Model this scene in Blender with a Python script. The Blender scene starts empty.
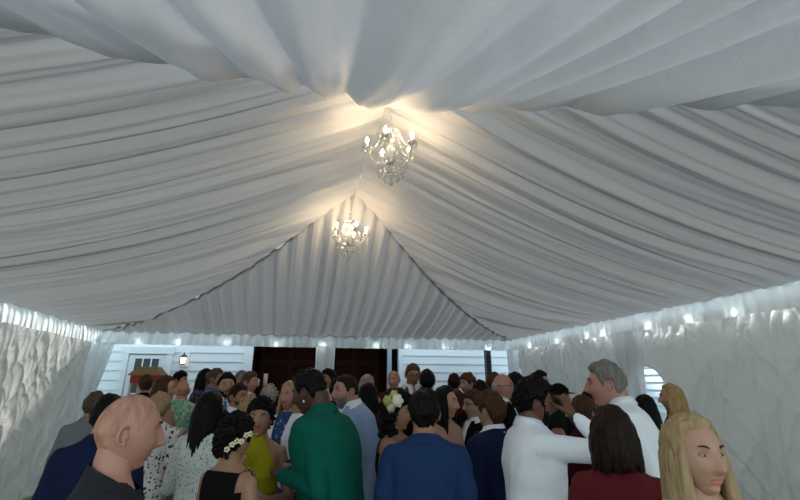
import bpy, bmesh, math, random
import numpy as np
from mathutils import Vector, Matrix, noise, Euler
random.seed(7)
PI = math.pi
S = bpy.context.scene
COL = S.collection

# ------------------------------------------------------------------ camera
CAMH = 1.70
PITCH = math.radians(19.57)
cp, sp = math.cos(PITCH), math.sin(PITCH)
cam_d = bpy.data.cameras.new('camera'); cam = bpy.data.objects.new('camera', cam_d); COL.objects.link(cam)
cam.location = (0, 0, CAMH); cam.rotation_euler = (PI/2 + PITCH, 0, 0)
cam_d.sensor_width = 36; cam_d.lens = 20.25; cam_d.shift_y = -0.03125
cam_d.clip_start = 0.05; cam_d.clip_end = 300
S.camera = cam
S.view_settings.view_transform = 'Standard'; S.view_settings.look = 'None'
S.view_settings.gamma = 1; S.view_settings.use_curve_mapping = False
S.view_settings.exposure = 0.0

def ray(px, py):
    u = (px-400)/450; v = (225-py)/450
    return (u, cp - v*sp, sp + v*cp)
def at(px, py, d):                       # point seen at a pixel, d metres in front of the camera
    r = ray(px, py); t = d/r[1]
    return Vector((r[0]*t, d, CAMH + r[2]*t))

# ------------------------------------------------------------------ tent frame (s across, r along the ridge, h up)
AZ = math.radians(13.0)
E = (math.cos(AZ), math.sin(AZ)); D = (-math.sin(AZ), math.cos(AZ))
R1 = (-0.10, 3.67)
RIDGE, EAVE, HALF, LR = 4.34, 2.74, 4.57, 2.45
NEAR = 3.7
NL, NR = 3.3, 4.1
FAR = LR + HALF
def T(s, r, h): return Vector((R1[0] + s*E[0] + r*D[0], R1[1] + s*E[1] + r*D[1], h))
def on_r(px, py, rpl):                   # where a sight line meets the plane r = rpl
    q = ray(px, py)
    a = q[0]*D[0] + q[1]*D[1]; b = R1[0]*D[0] + R1[1]*D[1]
    t = (rpl + b)/a
    return (q[0]*t-R1[0])*E[0] + (q[1]*t-R1[1])*E[1], CAMH + q[2]*t
def on_s(px, py, spl):
    q = ray(px, py)
    a = q[0]*E[0] + q[1]*E[1]; b = R1[0]*E[0] + R1[1]*E[1]
    t = (spl + b)/a
    return (q[0]*t-R1[0])*D[0] + (q[1]*t-R1[1])*D[1], CAMH + q[2]*t

# ------------------------------------------------------------------ materials
MATS = {}
def mat(name, col, rough=0.6, metal=0.0, trans=0.0, emit=None, estr=0.0, bump=0.0, bscale=60, bstretch=None, sheen=0.0, spec=0.5, sss=0.0, var=0.0):
    if name in MATS: return MATS[name]
    m = bpy.data.materials.new(name); m.use_nodes = True
    nt = m.node_tree; b = nt.nodes['Principled BSDF']
    b.inputs['Base Color'].default_value = (*col, 1); b.inputs['Roughness'].default_value = rough
    b.inputs['Metallic'].default_value = metal; b.inputs['Transmission Weight'].default_value = trans
    b.inputs['Specular IOR Level'].default_value = spec
    if sheen: b.inputs['Sheen Weight'].default_value = sheen
    if sss:
        b.inputs['Subsurface Weight'].default_value = sss; b.inputs['Subsurface Radius'].default_value = (0.012, 0.005, 0.003)
    if emit:
        b.inputs['Emission Color'].default_value = (*emit, 1); b.inputs['Emission Strength'].default_value = estr
    tc = nt.nodes.new('ShaderNodeTexCoord')
    mp = nt.nodes.new('ShaderNodeMapping'); nt.links.new(tc.outputs['Object'], mp.inputs[0])
    if bstretch: mp.inputs['Scale'].default_value = bstretch
    nz = nt.nodes.new('ShaderNodeTexNoise'); nz.inputs['Scale'].default_value = bscale; nz.inputs['Detail'].default_value = 3
    nt.links.new(mp.outputs[0], nz.inputs['Vector'])
    if bump:
        bp = nt.nodes.new('ShaderNodeBump'); bp.inputs['Strength'].default_value = bump; bp.inputs['Distance'].default_value = 0.01
        nt.links.new(nz.outputs['Fac'], bp.inputs['Height']); nt.links.new(bp.outputs[0], b.inputs['Normal'])
    if var:
        rp = nt.nodes.new('ShaderNodeValToRGB')
        rp.color_ramp.elements[0].position = 0.3; rp.color_ramp.elements[1].position = 0.7
        rp.color_ramp.elements[0].color = (*[c*(1-var) for c in col], 1); rp.color_ramp.elements[1].color = (*[min(1, c*(1+var)) for c in col], 1)
        nt.links.new(nz.outputs['Fac'], rp.inputs[0]); nt.links.new(rp.outputs[0], b.inputs['Base Color'])
    MATS[name] = m
    return m
def srgb(r, g, b):
    f = lambda c: (c/255/12.92) if c/255 <= .04045 else ((c/255+.055)/1.055)**2.4
    return (f(r), f(g), f(b))
def cloth_trans(name, col, tr, tcol, bump=0.15, bscale=25):           # thin fabric: reflects and lets light through
    if name in MATS: return MATS[name]
    m = bpy.data.materials.new(name); m.use_nodes = True
    nt = m.node_tree; nt.nodes.clear()
    out = nt.nodes.new('ShaderNodeOutputMaterial'); mix = nt.nodes.new('ShaderNodeMixShader')
    d = nt.nodes.new('ShaderNodeBsdfPrincipled'); t = nt.nodes.new('ShaderNodeBsdfTranslucent')
    d.inputs['Base Color'].default_value = (*col, 1); d.inputs['Roughness'].default_value = 0.55; d.inputs['Specular IOR Level'].default_value = 0.3
    t.inputs['Color'].default_value = (*tcol, 1)
    mix.inputs[0].default_value = tr
    tc = nt.nodes.new('ShaderNodeTexCoord'); nz = nt.nodes.new('ShaderNodeTexNoise')
    nz.inputs['Scale'].default_value = bscale; nz.inputs['Detail'].default_value = 4; nz.inputs['Distortion'].default_value = 0.6
    nt.links.new(tc.outputs['Object'], nz.inputs['Vector'])
    bp = nt.nodes.new('ShaderNodeBump'); bp.inputs['Strength'].default_value = bump; bp.inputs['Distance'].default_value = 0.02
    nt.links.new(nz.outputs['Fac'], bp.inputs['Height'])
    nt.links.new(bp.outputs[0], d.inputs['Normal']); nt.links.new(bp.outputs[0], t.inputs['Normal'])
    nt.links.new(d.outputs[0], mix.inputs[1]); nt.links.new(t.outputs[0], mix.inputs[2]); nt.links.new(mix.outputs[0], out.inputs[0])
    MATS[name] = m
    return m
def print_mat(name, base, spots, scale=28, thr=0.32, rough=0.7, feature='F1'):     # printed cloth: blotches of other colours
    if name in MATS: return MATS[name]
    m = mat(name, base, rough)
    nt = m.node_tree; b = nt.nodes['Principled BSDF']
    tc = nt.nodes.new('ShaderNodeTexCoord')
    nz = nt.nodes.new('ShaderNodeTexNoise'); nz.inputs['Scale'].default_value = scale*1.3
    va = nt.nodes.new('ShaderNodeVectorMath'); va.operation = 'MULTIPLY_ADD'
    va.inputs[1].default_value = (0.05, 0.05, 0.05)
    nt.links.new(tc.outputs['Object'], nz.inputs['Vector'])
    nt.links.new(nz.outputs['Color'], va.inputs[0]); nt.links.new(tc.outputs['Object'], va.inputs[2])
    vo = nt.nodes.new('ShaderNodeTexVoronoi'); vo.inputs['Scale'].default_value = scale
    nt.links.new(va.outputs[0], vo.inputs['Vector'])
    lt = nt.nodes.new('ShaderNodeMath'); lt.operation = 'LESS_THAN'; lt.inputs[1].default_value = thr
    nt.links.new(vo.outputs['Distance'], lt.inputs[0])
    sep = nt.nodes.new('ShaderNodeSeparateColor'); nt.links.new(vo.outputs['Color'], sep.inputs[0])
    rp = nt.nodes.new('ShaderNodeValToRGB'); rp.color_ramp.interpolation = 'CONSTANT'
    n = len(spots)
    while len(rp.color_ramp.elements) < n: rp.color_ramp.elements.new(0.5)
    for i, c in enumerate(spots):
        rp.color_ramp.elements[i].position = i/n; rp.color_ramp.elements[i].color = (*c, 1)
    nt.links.new(sep.outputs[0], rp.inputs[0])
    mx = nt.nodes.new('ShaderNodeMix'); mx.data_type = 'RGBA'
    mx.inputs[6].default_value = (*base, 1)
    nt.links.new(lt.outputs[0], mx.inputs[0]); nt.links.new(rp.outputs[0], mx.inputs[7])
    nt.links.new(mx.outputs[2], b.inputs['Base Color'])
    return m

# ------------------------------------------------------------------ mesh kit
class MB:
    def __init__(self): self.v = []; self.f = []; self.m = []
    def add(self, vs, fs, mi=0):
        o = len(self.v); self.v += [tuple(p) for p in vs]
        for i, f in enumerate(fs):
            self.f.append(tuple(o+k for k in f)); self.m.append(mi if isinstance(mi, int) else mi[i])
    def merge(self, o, M=None, mi=None):
        vs = o.v if M is None else [tuple(M @ Vector(p)) for p in o.v]
        b = len(self.v); self.v += vs
        for f, m in zip(o.f, o.m): self.f.append(tuple(b+k for k in f)); self.m.append(m if mi is None else mi)
    def box(self, lo, hi, mi=0, fr=None):
        x0, y0, z0 = lo; x1, y1, z1 = hi
        vs = [(x0,y0,z0),(x1,y0,z0),(x1,y1,z0),(x0,y1,z0),(x0,y0,z1),(x1,y0,z1),(x1,y1,z1),(x0,y1,z1)]
        if fr: vs = [fr(*p) for p in vs]
        self.add(vs, [(0,3,2,1),(4,5,6,7),(0,1,5,4),(1,2,6,5),(2,3,7,6),(3,0,4,7)], mi)
    def loft(self, rings, cap=True, mi=0, closed=True):
        n = len(rings[0]); vs = [p for r in rings for p in r]; fs = []
        for i in range(len(rings)-1):
            for j in range(n if closed else n-1):
                k = (j+1) % n
                fs.append((i*n+j, i*n+k, (i+1)*n+k, (i+1)*n+j))
        if cap and closed:
            fs.append(tuple(range(n-1, -1, -1))); fs.append(tuple((len(rings)-1)*n+j for j in range(n)))
        self.add(vs, fs, mi)
    def ell(self, c, r, nu=14, nv=9, mi=0, fn=None):
        rings = []
        for i in range(nv+1):
            ph = -PI/2 + PI*i/nv
            ph = max(-PI/2+.02, min(PI/2-.02, ph))
            rg = []
            for j in range(nu):
                a = 2*PI*j/nu
                d = (math.cos(ph)*math.cos(a), math.cos(ph)*math.sin(a), math.sin(ph))
                p = (c[0]+r[0]*d[0], c[1]+r[1]*d[1], c[2]+r[2]*d[2])
                if fn: p = fn(p, d)
                rg.append(p)
            rings.append(rg)
        self.loft(rings, True, mi)
    def tube(self, pts, rad, n=8, mi=0, flat=1.0):
        pts = [Vector(p) for p in pts]
        if not isinstance(rad, (list, tuple)): rad = [rad]*len(pts)
        rings = []; up = None
        for i, p in enumerate(pts):
            t = (pts[min(i+1, len(pts)-1)] - pts[max(i-1, 0)])
            if t.length < 1e-9: t = Vector((0,0,1))
            t.normalize()
            if up is None:
                up = Vector((0,0,1)) if abs(t.z) < .9 else Vector((0,1,0))
            a = t.cross(up)
            if a.length < 1e-6: a = t.orthogonal()
            a.normalize(); b = a.cross(t); b.normalize(); up = b
            rings.append([tuple(p + a*math.cos(2*PI*k/n)*rad[i] + b*math.sin(2*PI*k/n)*rad[i]*flat) for k in range(n)])
        self.loft(rings, True, mi)
    def cap(self, p0, p1, r0, r1, n=12, mi=0):            # limb segment with round ends
        p0 = Vector(p0); p1 = Vector(p1); d = p1-p0; L = d.length; d.normalize()
        pts = []; rr = []
        for k in (-1, -.8, -.5): pts.append(p0 + d*r0*k); rr.append(r0*math.sqrt(max(0.02, 1-k*k)))
        for k in range(0, 5): q = k/4; pts.append(p0 + d*L*q); rr.append(r0+(r1-r0)*q)
        for k in (.5, .8, 1): pts.append(p1 + d*r1*k); rr.append(r1*math.sqrt(max(0.02, 1-k*k)))
        self.tube(pts, rr, n, mi)
    def lathe(self, prof, c=(0,0,0), n=16, mi=0):
        self.loft([[(c[0]+r*math.cos(2*PI*k/n), c[1]+r*math.sin(2*PI*k/n), c[2]+z) for k in range(n)] for r, z in prof], True, mi)
    def grid(self, fn, nu, nv, mi=0, hole=None):
        vs = [fn(i/nu, j/nv) for i in range(nu+1) for j in range(nv+1)]; fs = []
        for i in range(nu):
            for j in range(nv):
                if hole and hole((i+.5)/nu, (j+.5)/nv): continue
                a = i*(nv+1)+j; fs.append((a, a+nv+1, a+nv+2, a+1))
        self.add(vs, fs, mi)
    def mesh(self, name, smooth=True):
        me = bpy.data.meshes.new(name); me.from_pydata([tuple(p) for p in self.v], [], self.f)
        me.polygons.foreach_set('material_index', self.m)
        me.polygons.foreach_set('use_smooth', [smooth]*len(self.f))
        me.update(); return me
def obj(name, mb, mats, parent=None, smooth=True, loc=None, rot=None):
    me = mb.mesh(name, smooth) if isinstance(mb, MB) else mb
    if not isinstance(mats, (list, tuple)): mats = [mats]
    if not me.materials:
        for m in mats: me.materials.append(m)
    o = bpy.data.objects.new(name, me); COL.objects.link(o)
    if parent: o.parent = parent
    if loc: o.location = loc
    if rot: o.rotation_euler = rot
    return o
def fixn(o):
    bm = bmesh.new(); bm.from_mesh(o.data); bmesh.ops.recalc_face_normals(bm, faces=bm.faces); bm.to_mesh(o.data); bm.free(); return o
def tag(o, label, cat, group=None, kind=None):
    if label: o['label'] = label
    if cat: o['category'] = cat
    if group: o['group'] = group
    if kind: o['kind'] = kind
    return o
def empty(name, loc=(0,0,0), rz=0):
    o = bpy.data.objects.new(name, None); COL.objects.link(o); o.location = loc; o.rotation_euler = (0,0,rz); o.empty_display_size = .1
    return o
def struct(o): o['kind'] = 'structure'; return o
def voxel(mb, size, smooth=4):
    me = mb.mesh('tmp'); o = bpy.data.objects.new('tmp', me); COL.objects.link(o)
    m = o.modifiers.new('r', 'REMESH'); m.mode = 'VOXEL'; m.voxel_size = size
    if smooth:
        s = o.modifiers.new('s', 'SMOOTH'); s.factor = .5; s.iterations = smooth
    dg = bpy.context.evaluated_depsgraph_get(); ev = o.evaluated_get(dg); em = ev.to_mesh()
    r = MB(); r.v = [tuple(v.co) for v in em.vertices]; r.f = [tuple(p.vertices) for p in em.polygons]; r.m = [0]*len(r.f)
    ev.to_mesh_clear(); bpy.data.objects.remove(o); bpy.data.meshes.remove(me)
    return r

# ------------------------------------------------------------------ THE TENT
M_liner = cloth_trans('white_liner_fabric', (.70,.705,.71), .40, (.11,.11,.116), .15, 22)
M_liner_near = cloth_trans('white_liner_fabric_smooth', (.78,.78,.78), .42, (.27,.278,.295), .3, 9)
M_val = cloth_trans('gathered_valance_fabric', (.80,.82,.82), .5, (.90,.94,.94), .2, 40)
M_sheer = cloth_trans('sheer_drape_fabric', (.88,.90,.92), .5, (.92,.95,.97), .1, 30)
M_vinyl = cloth_trans('milky_vinyl_sheet', (.62,.61,.60), .5, (.38,.36,.345), 1.0, 1.7)
for n_ in M_vinyl.node_tree.nodes:
    if n_.type == 'BUMP': n_.inputs['Distance'].default_value = .09
    if n_.type == 'TEX_NOISE': n_.inputs['Distortion'].default_value = .7; n_.inputs['Detail'].default_value = 3
    if n_.type == 'BSDF_PRINCIPLED': n_.inputs['Roughness'].default_value = .28; n_.inputs['Specular IOR Level'].default_value = .7

ceiling = struct(empty('ceiling', T(0, 2, 0)))
def nz(x, y, z=0.0): return noise.noise((x, y, z))
def ridged(x, y, z): return 1 - 2*abs(noise.noise((x, y, z)))
def sag(q, S_): return S_*4*q*(1-q)
def pleat(u, q, seed, fine=1.0):
    w = u + .10*nz(u*.8, q*1.2, seed+5) * q
    ph = w*PI/.36 + 3.2*nz(w*.9, q*.35, seed+40)
    a = .05 - .105*abs(math.sin(ph))*(.55+.9*abs(nz(w*1.9, q*.3, seed+2))) + .060*ridged(w*6.0, q*.7, seed+11) + .024*ridged(w*14, q*1.1, seed+23)
    env = min(1, .3+q*4) * (1 - .75*max(0, q-.9)/.1)
    return a*env*fine
SAG_S, SAG_F, SAG_N = .22, .36, .06
def slope_pt(sgn, r, q):
    if r > LR: q0 = (r-LR)/HALF
    elif r < 0: q0 = max(0, -r/(NL if sgn < 0 else NR)-.02)
    else: q0 = 0
    q0 = max(0, q0-.006)
    qq = q0 + (1-q0)*q
    sg = SAG_S if r < LR else SAG_S + (SAG_F-SAG_S)*min(1, (r-LR)/1.5)
    h = RIDGE - (RIDGE-EAVE)*qq - sag(qq, sg) + pleat(r + .12*sgn*qq, qq, 3+7*sgn)*(1 if r < LR-.2 else min(1, .12+q*5))
    bend = .22*math.sin(PI*qq)*(1 if r < LR else max(0, 1-(r-LR)/1.0)) * (1 if r > 0 else 0)
    return T(sgn*HALF*qq, r, h)
for sgn, lab in ((-1, 'left'), (1, 'right')):
    mb = MB()
    r0, r1 = -(NL if sgn < 0 else NR)+.05, FAR-.02
    mb.grid(lambda a, b: slope_pt(sgn, r0+(r1-r0)*a, b), 640, 64)
    obj('liner_panel', mb, M_liner, ceiling).matrix_parent_inverse = Matrix.Translation(-ceiling.location)
def hpleat(s, q):
    w = s*(1.12-.12*q) + .05*nz(s*1.3, q*1.2, 33)
    ph = w*PI/.25 + 1.9*nz(s*1.1, q*.5, 35)
    a = .08 - .18*abs(math.sin(ph))*(.6+.8*abs(nz(s*2.3, .2, 37))) + .030*ridged(w*9, q*.8, 39) + .012*ridged(w*19, q, 41)
    return a*(1-.7*max(0, q-.9)/.1)
def hip_pt(a, b):                         # far hip, pleats run down towards the house
    s = -HALF + 2*HALF*a; q0 = max(0, abs(s)/HALF-.015); q = q0 + (1-q0)*b
    sg = SAG_F
    h = RIDGE - (RIDGE-EAVE)*q - sag(q, sg)*(1) + hpleat(s, q)*min(1, .30+b*9)
    return T(s, LR + HALF*q, h - .004)
mb = MB(); mb.grid(hip_pt, 560, 48)
obj('liner_panel', mb, M_liner, ceiling).matrix_parent_inverse = Matrix.Translation(-ceiling.location)
def near_pt(a, b):                        # near hip over the camera: broad smooth folds, scalloped gathered edge
    s = -HALF + 2*HALF*a; q0 = abs(s)/HALF; q = q0 + (1-q0)*b
    w = s/(1+.42*(q-q0))
    ph = w*PI/.40 + 1.5*nz(w*1.3, q*.25, 52)
    fold = .05 - .17*abs(math.sin(ph))*(.5+1.0*abs(nz(w*1.7, .3, 53))) + .05*ridged(w*3.4, q*.5, 57) + .018*ridged(w*8, q*1.6, 61) + .010*nz(s*9+q*4, q*9, 66)
    env = min(1, b*3+.45)
    ruff = .035*(ridged(s*3.3, 0, 71))*math.exp(-b*14)
    sg = SAG_S*(.15*math.exp(-b*9) + .85) + .02
    h = RIDGE - (RIDGE-EAVE)*q - sag(q, sg) + fold*env - .05 - ruff - .09*math.exp(-(s/.5)**2)
    return T(s, -((NL+NR)/2+(NR-NL)/2*math.tanh(s/.6))*q + .03, h)
mb = MB(); mb.grid(near_pt, 460, 110)
obj('liner_panel', mb, M_liner_near, ceiling).matrix_parent_inverse = Matrix.Translation(-ceiling.location)
# little gathered tabs where the far pleats are pinned under the near swag
# valances
def valance(p0, p1, seed, inward):
    p0 = Vector(p0)+Vector((0,0,.03)); p1 = Vector(p1)+Vector((0,0,.03))
    mb = MB(); L = (Vector(p1)-Vector(p0)).length
    dx = (Vector(p1)-Vector(p0)).normalized(); nrm = Vector((-dx.y, dx.x, 0))*inward
    def fn(a, b):
        u = a*L
        w = .034*ridged(u*5, b*.4, seed) + .016*math.sin(u*41+2*nz(u*2, 0, seed))*(.4+.6*b)
        drop = .27 + .012*ridged(u*4, 3, seed)
        return Vector(p0) + dx*u + nrm*(w + .02*b) + Vector((0,0,-b*drop+.03*nz(u*3, 1, seed)*(1-b)))
    mb.grid(fn, int(L/.016), 10)
    o = obj('valance', mb, M_val, ceiling); o.matrix_parent_inverse = Matrix.Translation(-ceiling.location)
valance(T(-HALF, FAR, EAVE), T(HALF, FAR, EAVE), 81, -1)
valance(T(HALF, FAR, EAVE), T(HALF, -NEAR, EAVE), 83, -1)
valance(T(-HALF, FAR, EAVE), T(-HALF, -NEAR, EAVE), 85, 1)

# tent legs with gathered drapes
M_white_metal = mat('white_painted_metal', (.75,.77,.78), .35, .2)
LEGS = [(-HALF, FAR, 'at far left corner of the tent'), (0, FAR, 'at the middle of the house side'), (HALF, FAR, 'at far right corner of the tent'),
        (HALF, LR+.36, 'part-way along the right sidewall'), (-HALF, LR+.1, 'part-way along the left sidewall')]
for k, (s, r, w) in enumerate(LEGS):
    p = T(s, r, 0)
    root = empty('tent_leg', p, AZ); tag(root, 'white tent leg wrapped in a sheer white drape ' + w, 'tent leg', 'draped tent legs')
    mb = MB(); mb.lathe([(.03,0.01),(.03,EAVE-.22)], n=12); obj('pole', mb, M_white_metal, root)
    mb = MB(); mb.box((-.09,-.09,0),(.09,.09,.012)); obj('foot_plate', mb, M_white_metal, root, False)
    # drape
    mb = MB(); seed = 100+k
    spread = {0: -.42, 1: 0, 2: .12, 3: -.05, 4: 0}[k]
    def dr(a, b, seed=seed, spread=spread, k=k):
        z = 2.52 - b*2.46
        an = 2*PI*a
        top = {0: .34, 1: .17, 2: .14, 3: .34, 4: .2}[k]
        wid = top*(1 - .12*b) + (.05*b)
        if k == 3: wid = .34 - .2*min(1, b*1.6)
        if k == 0: wid = .26 - .1*b
        if k == 1: wid = .21 - .02*b
        rr = .055 + .018*math.sin(an*9 + 3*nz(b*2, 0, seed)) + .012*nz(a*14, b*2, seed)
        x = math.cos(an)*(wid + .3*(rr-.055)) + spread*b**1.3 * (1 if k != 0 else 1)
        y = math.sin(an)*rr*1.1
        if k >= 3: x, y = y, x + (.12 if k == 3 else 0)
        return Vector((x, y, z))
    mb.grid(dr, 120, 30); obj('drape', mb, M_sheer, root)

# sidewalls ------------------------------------------------------
WS = HALF + .05
ar, ahw, atop = 2.66, .36, 1.97          # arched clear window in the right sidewall
def arch_in(r, h):
    if abs(r-ar) > ahw: return False
    sp_ = atop - ahw*1.15
    if h < .75: return False
    if h < sp_: return True
    return ((r-ar)/ahw)**2 + ((h-sp_)/(ahw*1.15))**2 < 1
def wall_sheet(sgn, seed, hole=False):
    mb = MB(); r0, r1 = -NEAR, FAR
    n = 560; m = 150
    def fn(a, b):
        r = r0+(r1-r0)*a; h = .02 + (EAVE-.12)*b
        w = .05*ridged(r*1.1+h*.6, h*.5, seed) + .03*ridged(r*2.2-h*1.6, h*1.2+3, seed) + .020*nz(r*6+h*2, h*3, seed+4) + .014*ridged(r*5, h*1.0, seed+9)
        w *= 1.0
        w += .02*ridged(r*.9+h*.5, h*.3, seed+20)
        for fr_, sl, sd in ((2.6, 1.4, 31), (2.1, -1.9, 37), (4.5, .3, 43)):      # sharp hanging creases
            w += .038*max(0, 1-2.2*abs(noise.noise((r*fr_+h*sl, h*.5, seed+sd))))**5
        if hole:                          # flatten round the window
            dd = max(abs(r-ar)/(ahw+.2), abs(h-1.3)/1.0)
            w *= max(.05, min(1, (dd-.9)*4))
        return T(sgn*(WS + w), r, h)
    hf = (lambda a, b: arch_in(r0+(r1-r0)*a, .02+(EAVE-.12)*b)) if hole else None
    mb.grid(fn, n, m, 0, hf)
    return mb
struct(obj('wall_right', wall_sheet(1, 201, True), M_vinyl))
struct(obj('wall_left', wall_sheet(-1, 211), M_vinyl))
win = struct(empty('window_1', T(WS, ar, 0), AZ))
M_pane = mat('clear_vinyl', (.95,.97,1), .05, 0, 1.0); M_pane.node_tree.nodes['Principled BSDF'].inputs['IOR'].default_value = 1.02
def arch_pts(off):
    pts = []; hw = ahw+off; sp_ = atop-ahw*1.15
    pts.append((-hw, .75-off)); pts.append((-hw, sp_))
    for i in range(1, 16): a = PI - PI*i/16; pts.append((math.cos(a)*hw, sp_+math.sin(a)*(ahw*1.15+off)))
    pts.append((hw, sp_)); pts.append((hw, .75-off)); return pts
mb = MB(); A = arch_pts(-.0); n = len(A)
B = arch_pts(.025)
mb.loft([[(-.012, y, z) for y, z in A], [(-.012, y, z) for y, z in B], [(.012, y, z) for y, z in B], [(.012, y, z) for y, z in A], [(-.012, y, z) for y, z in A]], False)
obj('window_frame', mb, M_white_metal, win)
mb = MB(); mb.loft([[(-.002, y, z) for y, z in A], [(.002, y, z) for y, z in A]], True); fixn(obj('pane', mb, M_pane, win, False))
mb = MB()
for z in (1.25,): mb.box((-.01,-ahw,z-.006),(.01,ahw,z+.006))
obj('muntin', mb, M_white_metal, win, False)

# light string under the eaves -----------------------------------
M_bulb = mat('cool_white_bulb', (1,1,1), .3, emit=(.90,1,.97), estr=30)
M_cable = mat('white_cable', (.6,.6,.6), .5)
def light_string(name_lab, pts, cablepts):
    root = empty('light_string', cablepts[0]); tag(root, name_lab, 'light string')
    inv = Matrix.Translation(-Vector(cablepts[0]))
    mb = MB(); mb.tube(cablepts, .006, 6); o = obj('cable', mb, M_cable, root); o.matrix_parent_inverse = inv
    for p in pts:
        mb = MB(); mb.lathe([(.004,.0),(.014,-.004),(.016,-.03),(.004,-.032)], p, 10); sk = obj('socket', mb, M_cable, root); sk.matrix_parent_inverse = inv
        mb = MB(); mb.ell((p[0], p[1], p[2]-.055), (.020,.020,.024), 12, 8); o = obj('bulb', mb, M_bulb, sk)
bl = []
for px in (101, 140, 178, 227, 277, 323, 376, 408, 445, 487):
    s, h = on_r(px, 343, FAR+.05); bl.append(T(s, FAR+.05, 2.60))
cab = [T(-HALF+.1+ (2*HALF-.1)*i/30, FAR+.05, 2.605) for i in range(31)]
for px, py in ((507,342),(531,342),(560,340),(590,338),(606,336),(652,330),(694,326),(740,322)):
    r, h = on_s(px, py, HALF+.03); bl.append(T(HALF+.03, r, 2.60))
light_string('string of cool white bulbs running behind the valance along two eaves', bl, cab + [T(HALF+.03, FAR-.1-(FAR+2)*i/30, 2.605) for i in range(31)])

# ------------------------------------------------------------------ OUTSIDE: house, ground
HR = FAR + .95
M_sid = mat('white_lap_siding', srgb(222,236,246), .5)
M_trim = mat('white_trim_paint', srgb(225,238,246), .45)
M_dw = mat('dark_stained_wood', srgb(34,15,9), .8, spec=.08, bump=.3, bscale=14, bstretch=(6,6,.6), var=.35)
M_dw2 = mat('dark_stained_wood_frame', srgb(46,22,13), .8, spec=.08, bump=.3, bscale=14, bstretch=(6,6,.6), var=.3)
M_black = mat('black_paint', (.012,.012,.014), .4)
def siding(name, s0, s1, r, h0=0, h1=3.6, pitch=.2, flip=1):
    mb = MB(); z = h0
    while z < h1-.01:
        mb.box((s0, r-.028*1, z), (s1, r+.05, z+.02), fr=T)
        a = [T(s0, r-.028, z+.004), T(s1, r-.028, z+.004), T(s1, r-.004, z+pitch), T(s0, r-.004, z+pitch)]
        mb.add(a, [(0,1,2,3)])
        z += pitch
    mb.box((s0, r, h0), (s1, r+.12, h1), fr=T)
    return struct(obj(name, mb, M_sid, smooth=False))
sA = on_r(243, 365, HR)[0]; sA2 = on_r(252, 365, HR)[0]; sB = on_r(400, 365, HR)[0]; sB0 = on_r(391, 365, HR)[0]
siding('wall_house_left', -11, sA, HR); siding('wall_house_right', sB+.05, 12, HR)
mb = MB(); mb.box((sA, HR-.05, 0), (sA2, HR+.12, 3.6), fr=T); struct(obj('trim_1', mb, M_trim, smooth=False))
mb = MB(); mb.box((sB-.04, HR-.05, 0), (sB+.05, HR+.12, 3.6), fr=T); struct(obj('trim_2', mb, M_trim, smooth=False))
sP = on_r(389.5, 365, HR)[0]
mb = MB(); mb.box((sP-.05, HR-.02, 0), (sP+.05, HR+.08, 3.6), fr=T); struct(obj('trim_3', mb, mat('pale_blue_post_paint', srgb(150,175,195), .5), smooth=False))
# deep porch recess with dark wooden doors
mb = MB()
mb.box((sA2-.02, HR+1.3, 0), (sB+.02, HR+1.4, 3.6), fr=T); mb.box((sA2-.1, HR+.12, 0), (sA2, HR+1.4, 3.6), fr=T); mb.box((sB, HR+.12, 0), (sB+.1, HR+1.4, 3.6), fr=T)
mb.box((sA2, HR+.1, 3.0), (sB, HR+1.4, 3.1), fr=T)
struct(obj('wall_porch', mb, M_dw, smooth=False))
mb = MB(); mb.box((sA2-.02, HR-.05, 2.95), (sB+.02, HR+.12, 3.6), fr=T); struct(obj('trim_4', mb, M_trim, smooth=False))
def wood_door(name, s0, s1, r):
    root = struct(empty(name, T((s0+s1)/2, r, 0), AZ)); w = (s1-s0)/2
    mb = MB(); mb.box((-w,-.03,.02),(w,.03,2.75)); obj('door_leaf', mb, M_dw, root, False)
    mb = MB()
    for x0, x1 in ((-w,-w+.13),(w-.13,w),(-.06,.06)): mb.box((x0,-.06,.02),(x1,-.03,2.75))
    for z0, z1 in ((.02,.25),(1.1,1.25),(2.2,2.32),(2.62,2.75)): mb.box((-w+.13,-.055,z0),(w-.13,-.031,z1))
    obj('door_frame', mb, M_dw2, root, False)
    mb = MB(); mb.tube([(.12,-.06,1.0),(.12,-.11,1.02),(.12,-.11,1.22),(.12,-.06,1.24)], .01, 8); obj('door_handle', mb, mat('aged_brass', (.35,.25,.12), .35, .9), root)
sM = (sA2+sB)/2
wood_door('door_2', sA2+.12, sM-.15, HR+1.1); wood_door('door_3', sM+.1, sB-.35, HR+1.1)

# white house door with nine lights
M_glassdark = mat('dark_window_glass', srgb(70,84,92), .08, 0, 0)
s0, s1 = on_r(129, 365, HR)[0], on_r(166, 365, HR)[0]; zt = 2.46
root = struct(empty('door_1', T((s0+s1)/2, HR-.05, 0), AZ)); w = (s1-s0)/2
mb = MB(); mb.box((-w,-.03,.05),(w,.03,zt-.12)); obj('door_leaf', mb, M_trim, root, False)
mb = MB()
for x0, x1 in ((-w-.13,-w-.01),(w+.01,w+.13)): mb.box((x0,-.06,0),(x1,.03,zt))
mb.box((-w-.16,-.07,zt-.1),(w+.16,.03,zt+.05)); obj('door_casing', mb, M_trim, root, False)
mb = MB(); gw = w*.68
mb.box((-gw,-.040,1.15),(gw,-.034,zt-.19)); obj('door_glass', mb, M_glassdark, root, False)
mb = MB()
for i in range(4):
    x = -gw + 2*gw*i/3; mb.box((x-.014,-.05,1.13),(x+.014,-.041,zt-.17))
for i in range(4):
    z = 1.15 + (zt-.19-1.15)*i/3; mb.box((-gw,-.049,z-.014),(gw,-.0405,z+.014))
obj('door_muntins', mb, M_trim, root, False)
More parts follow.
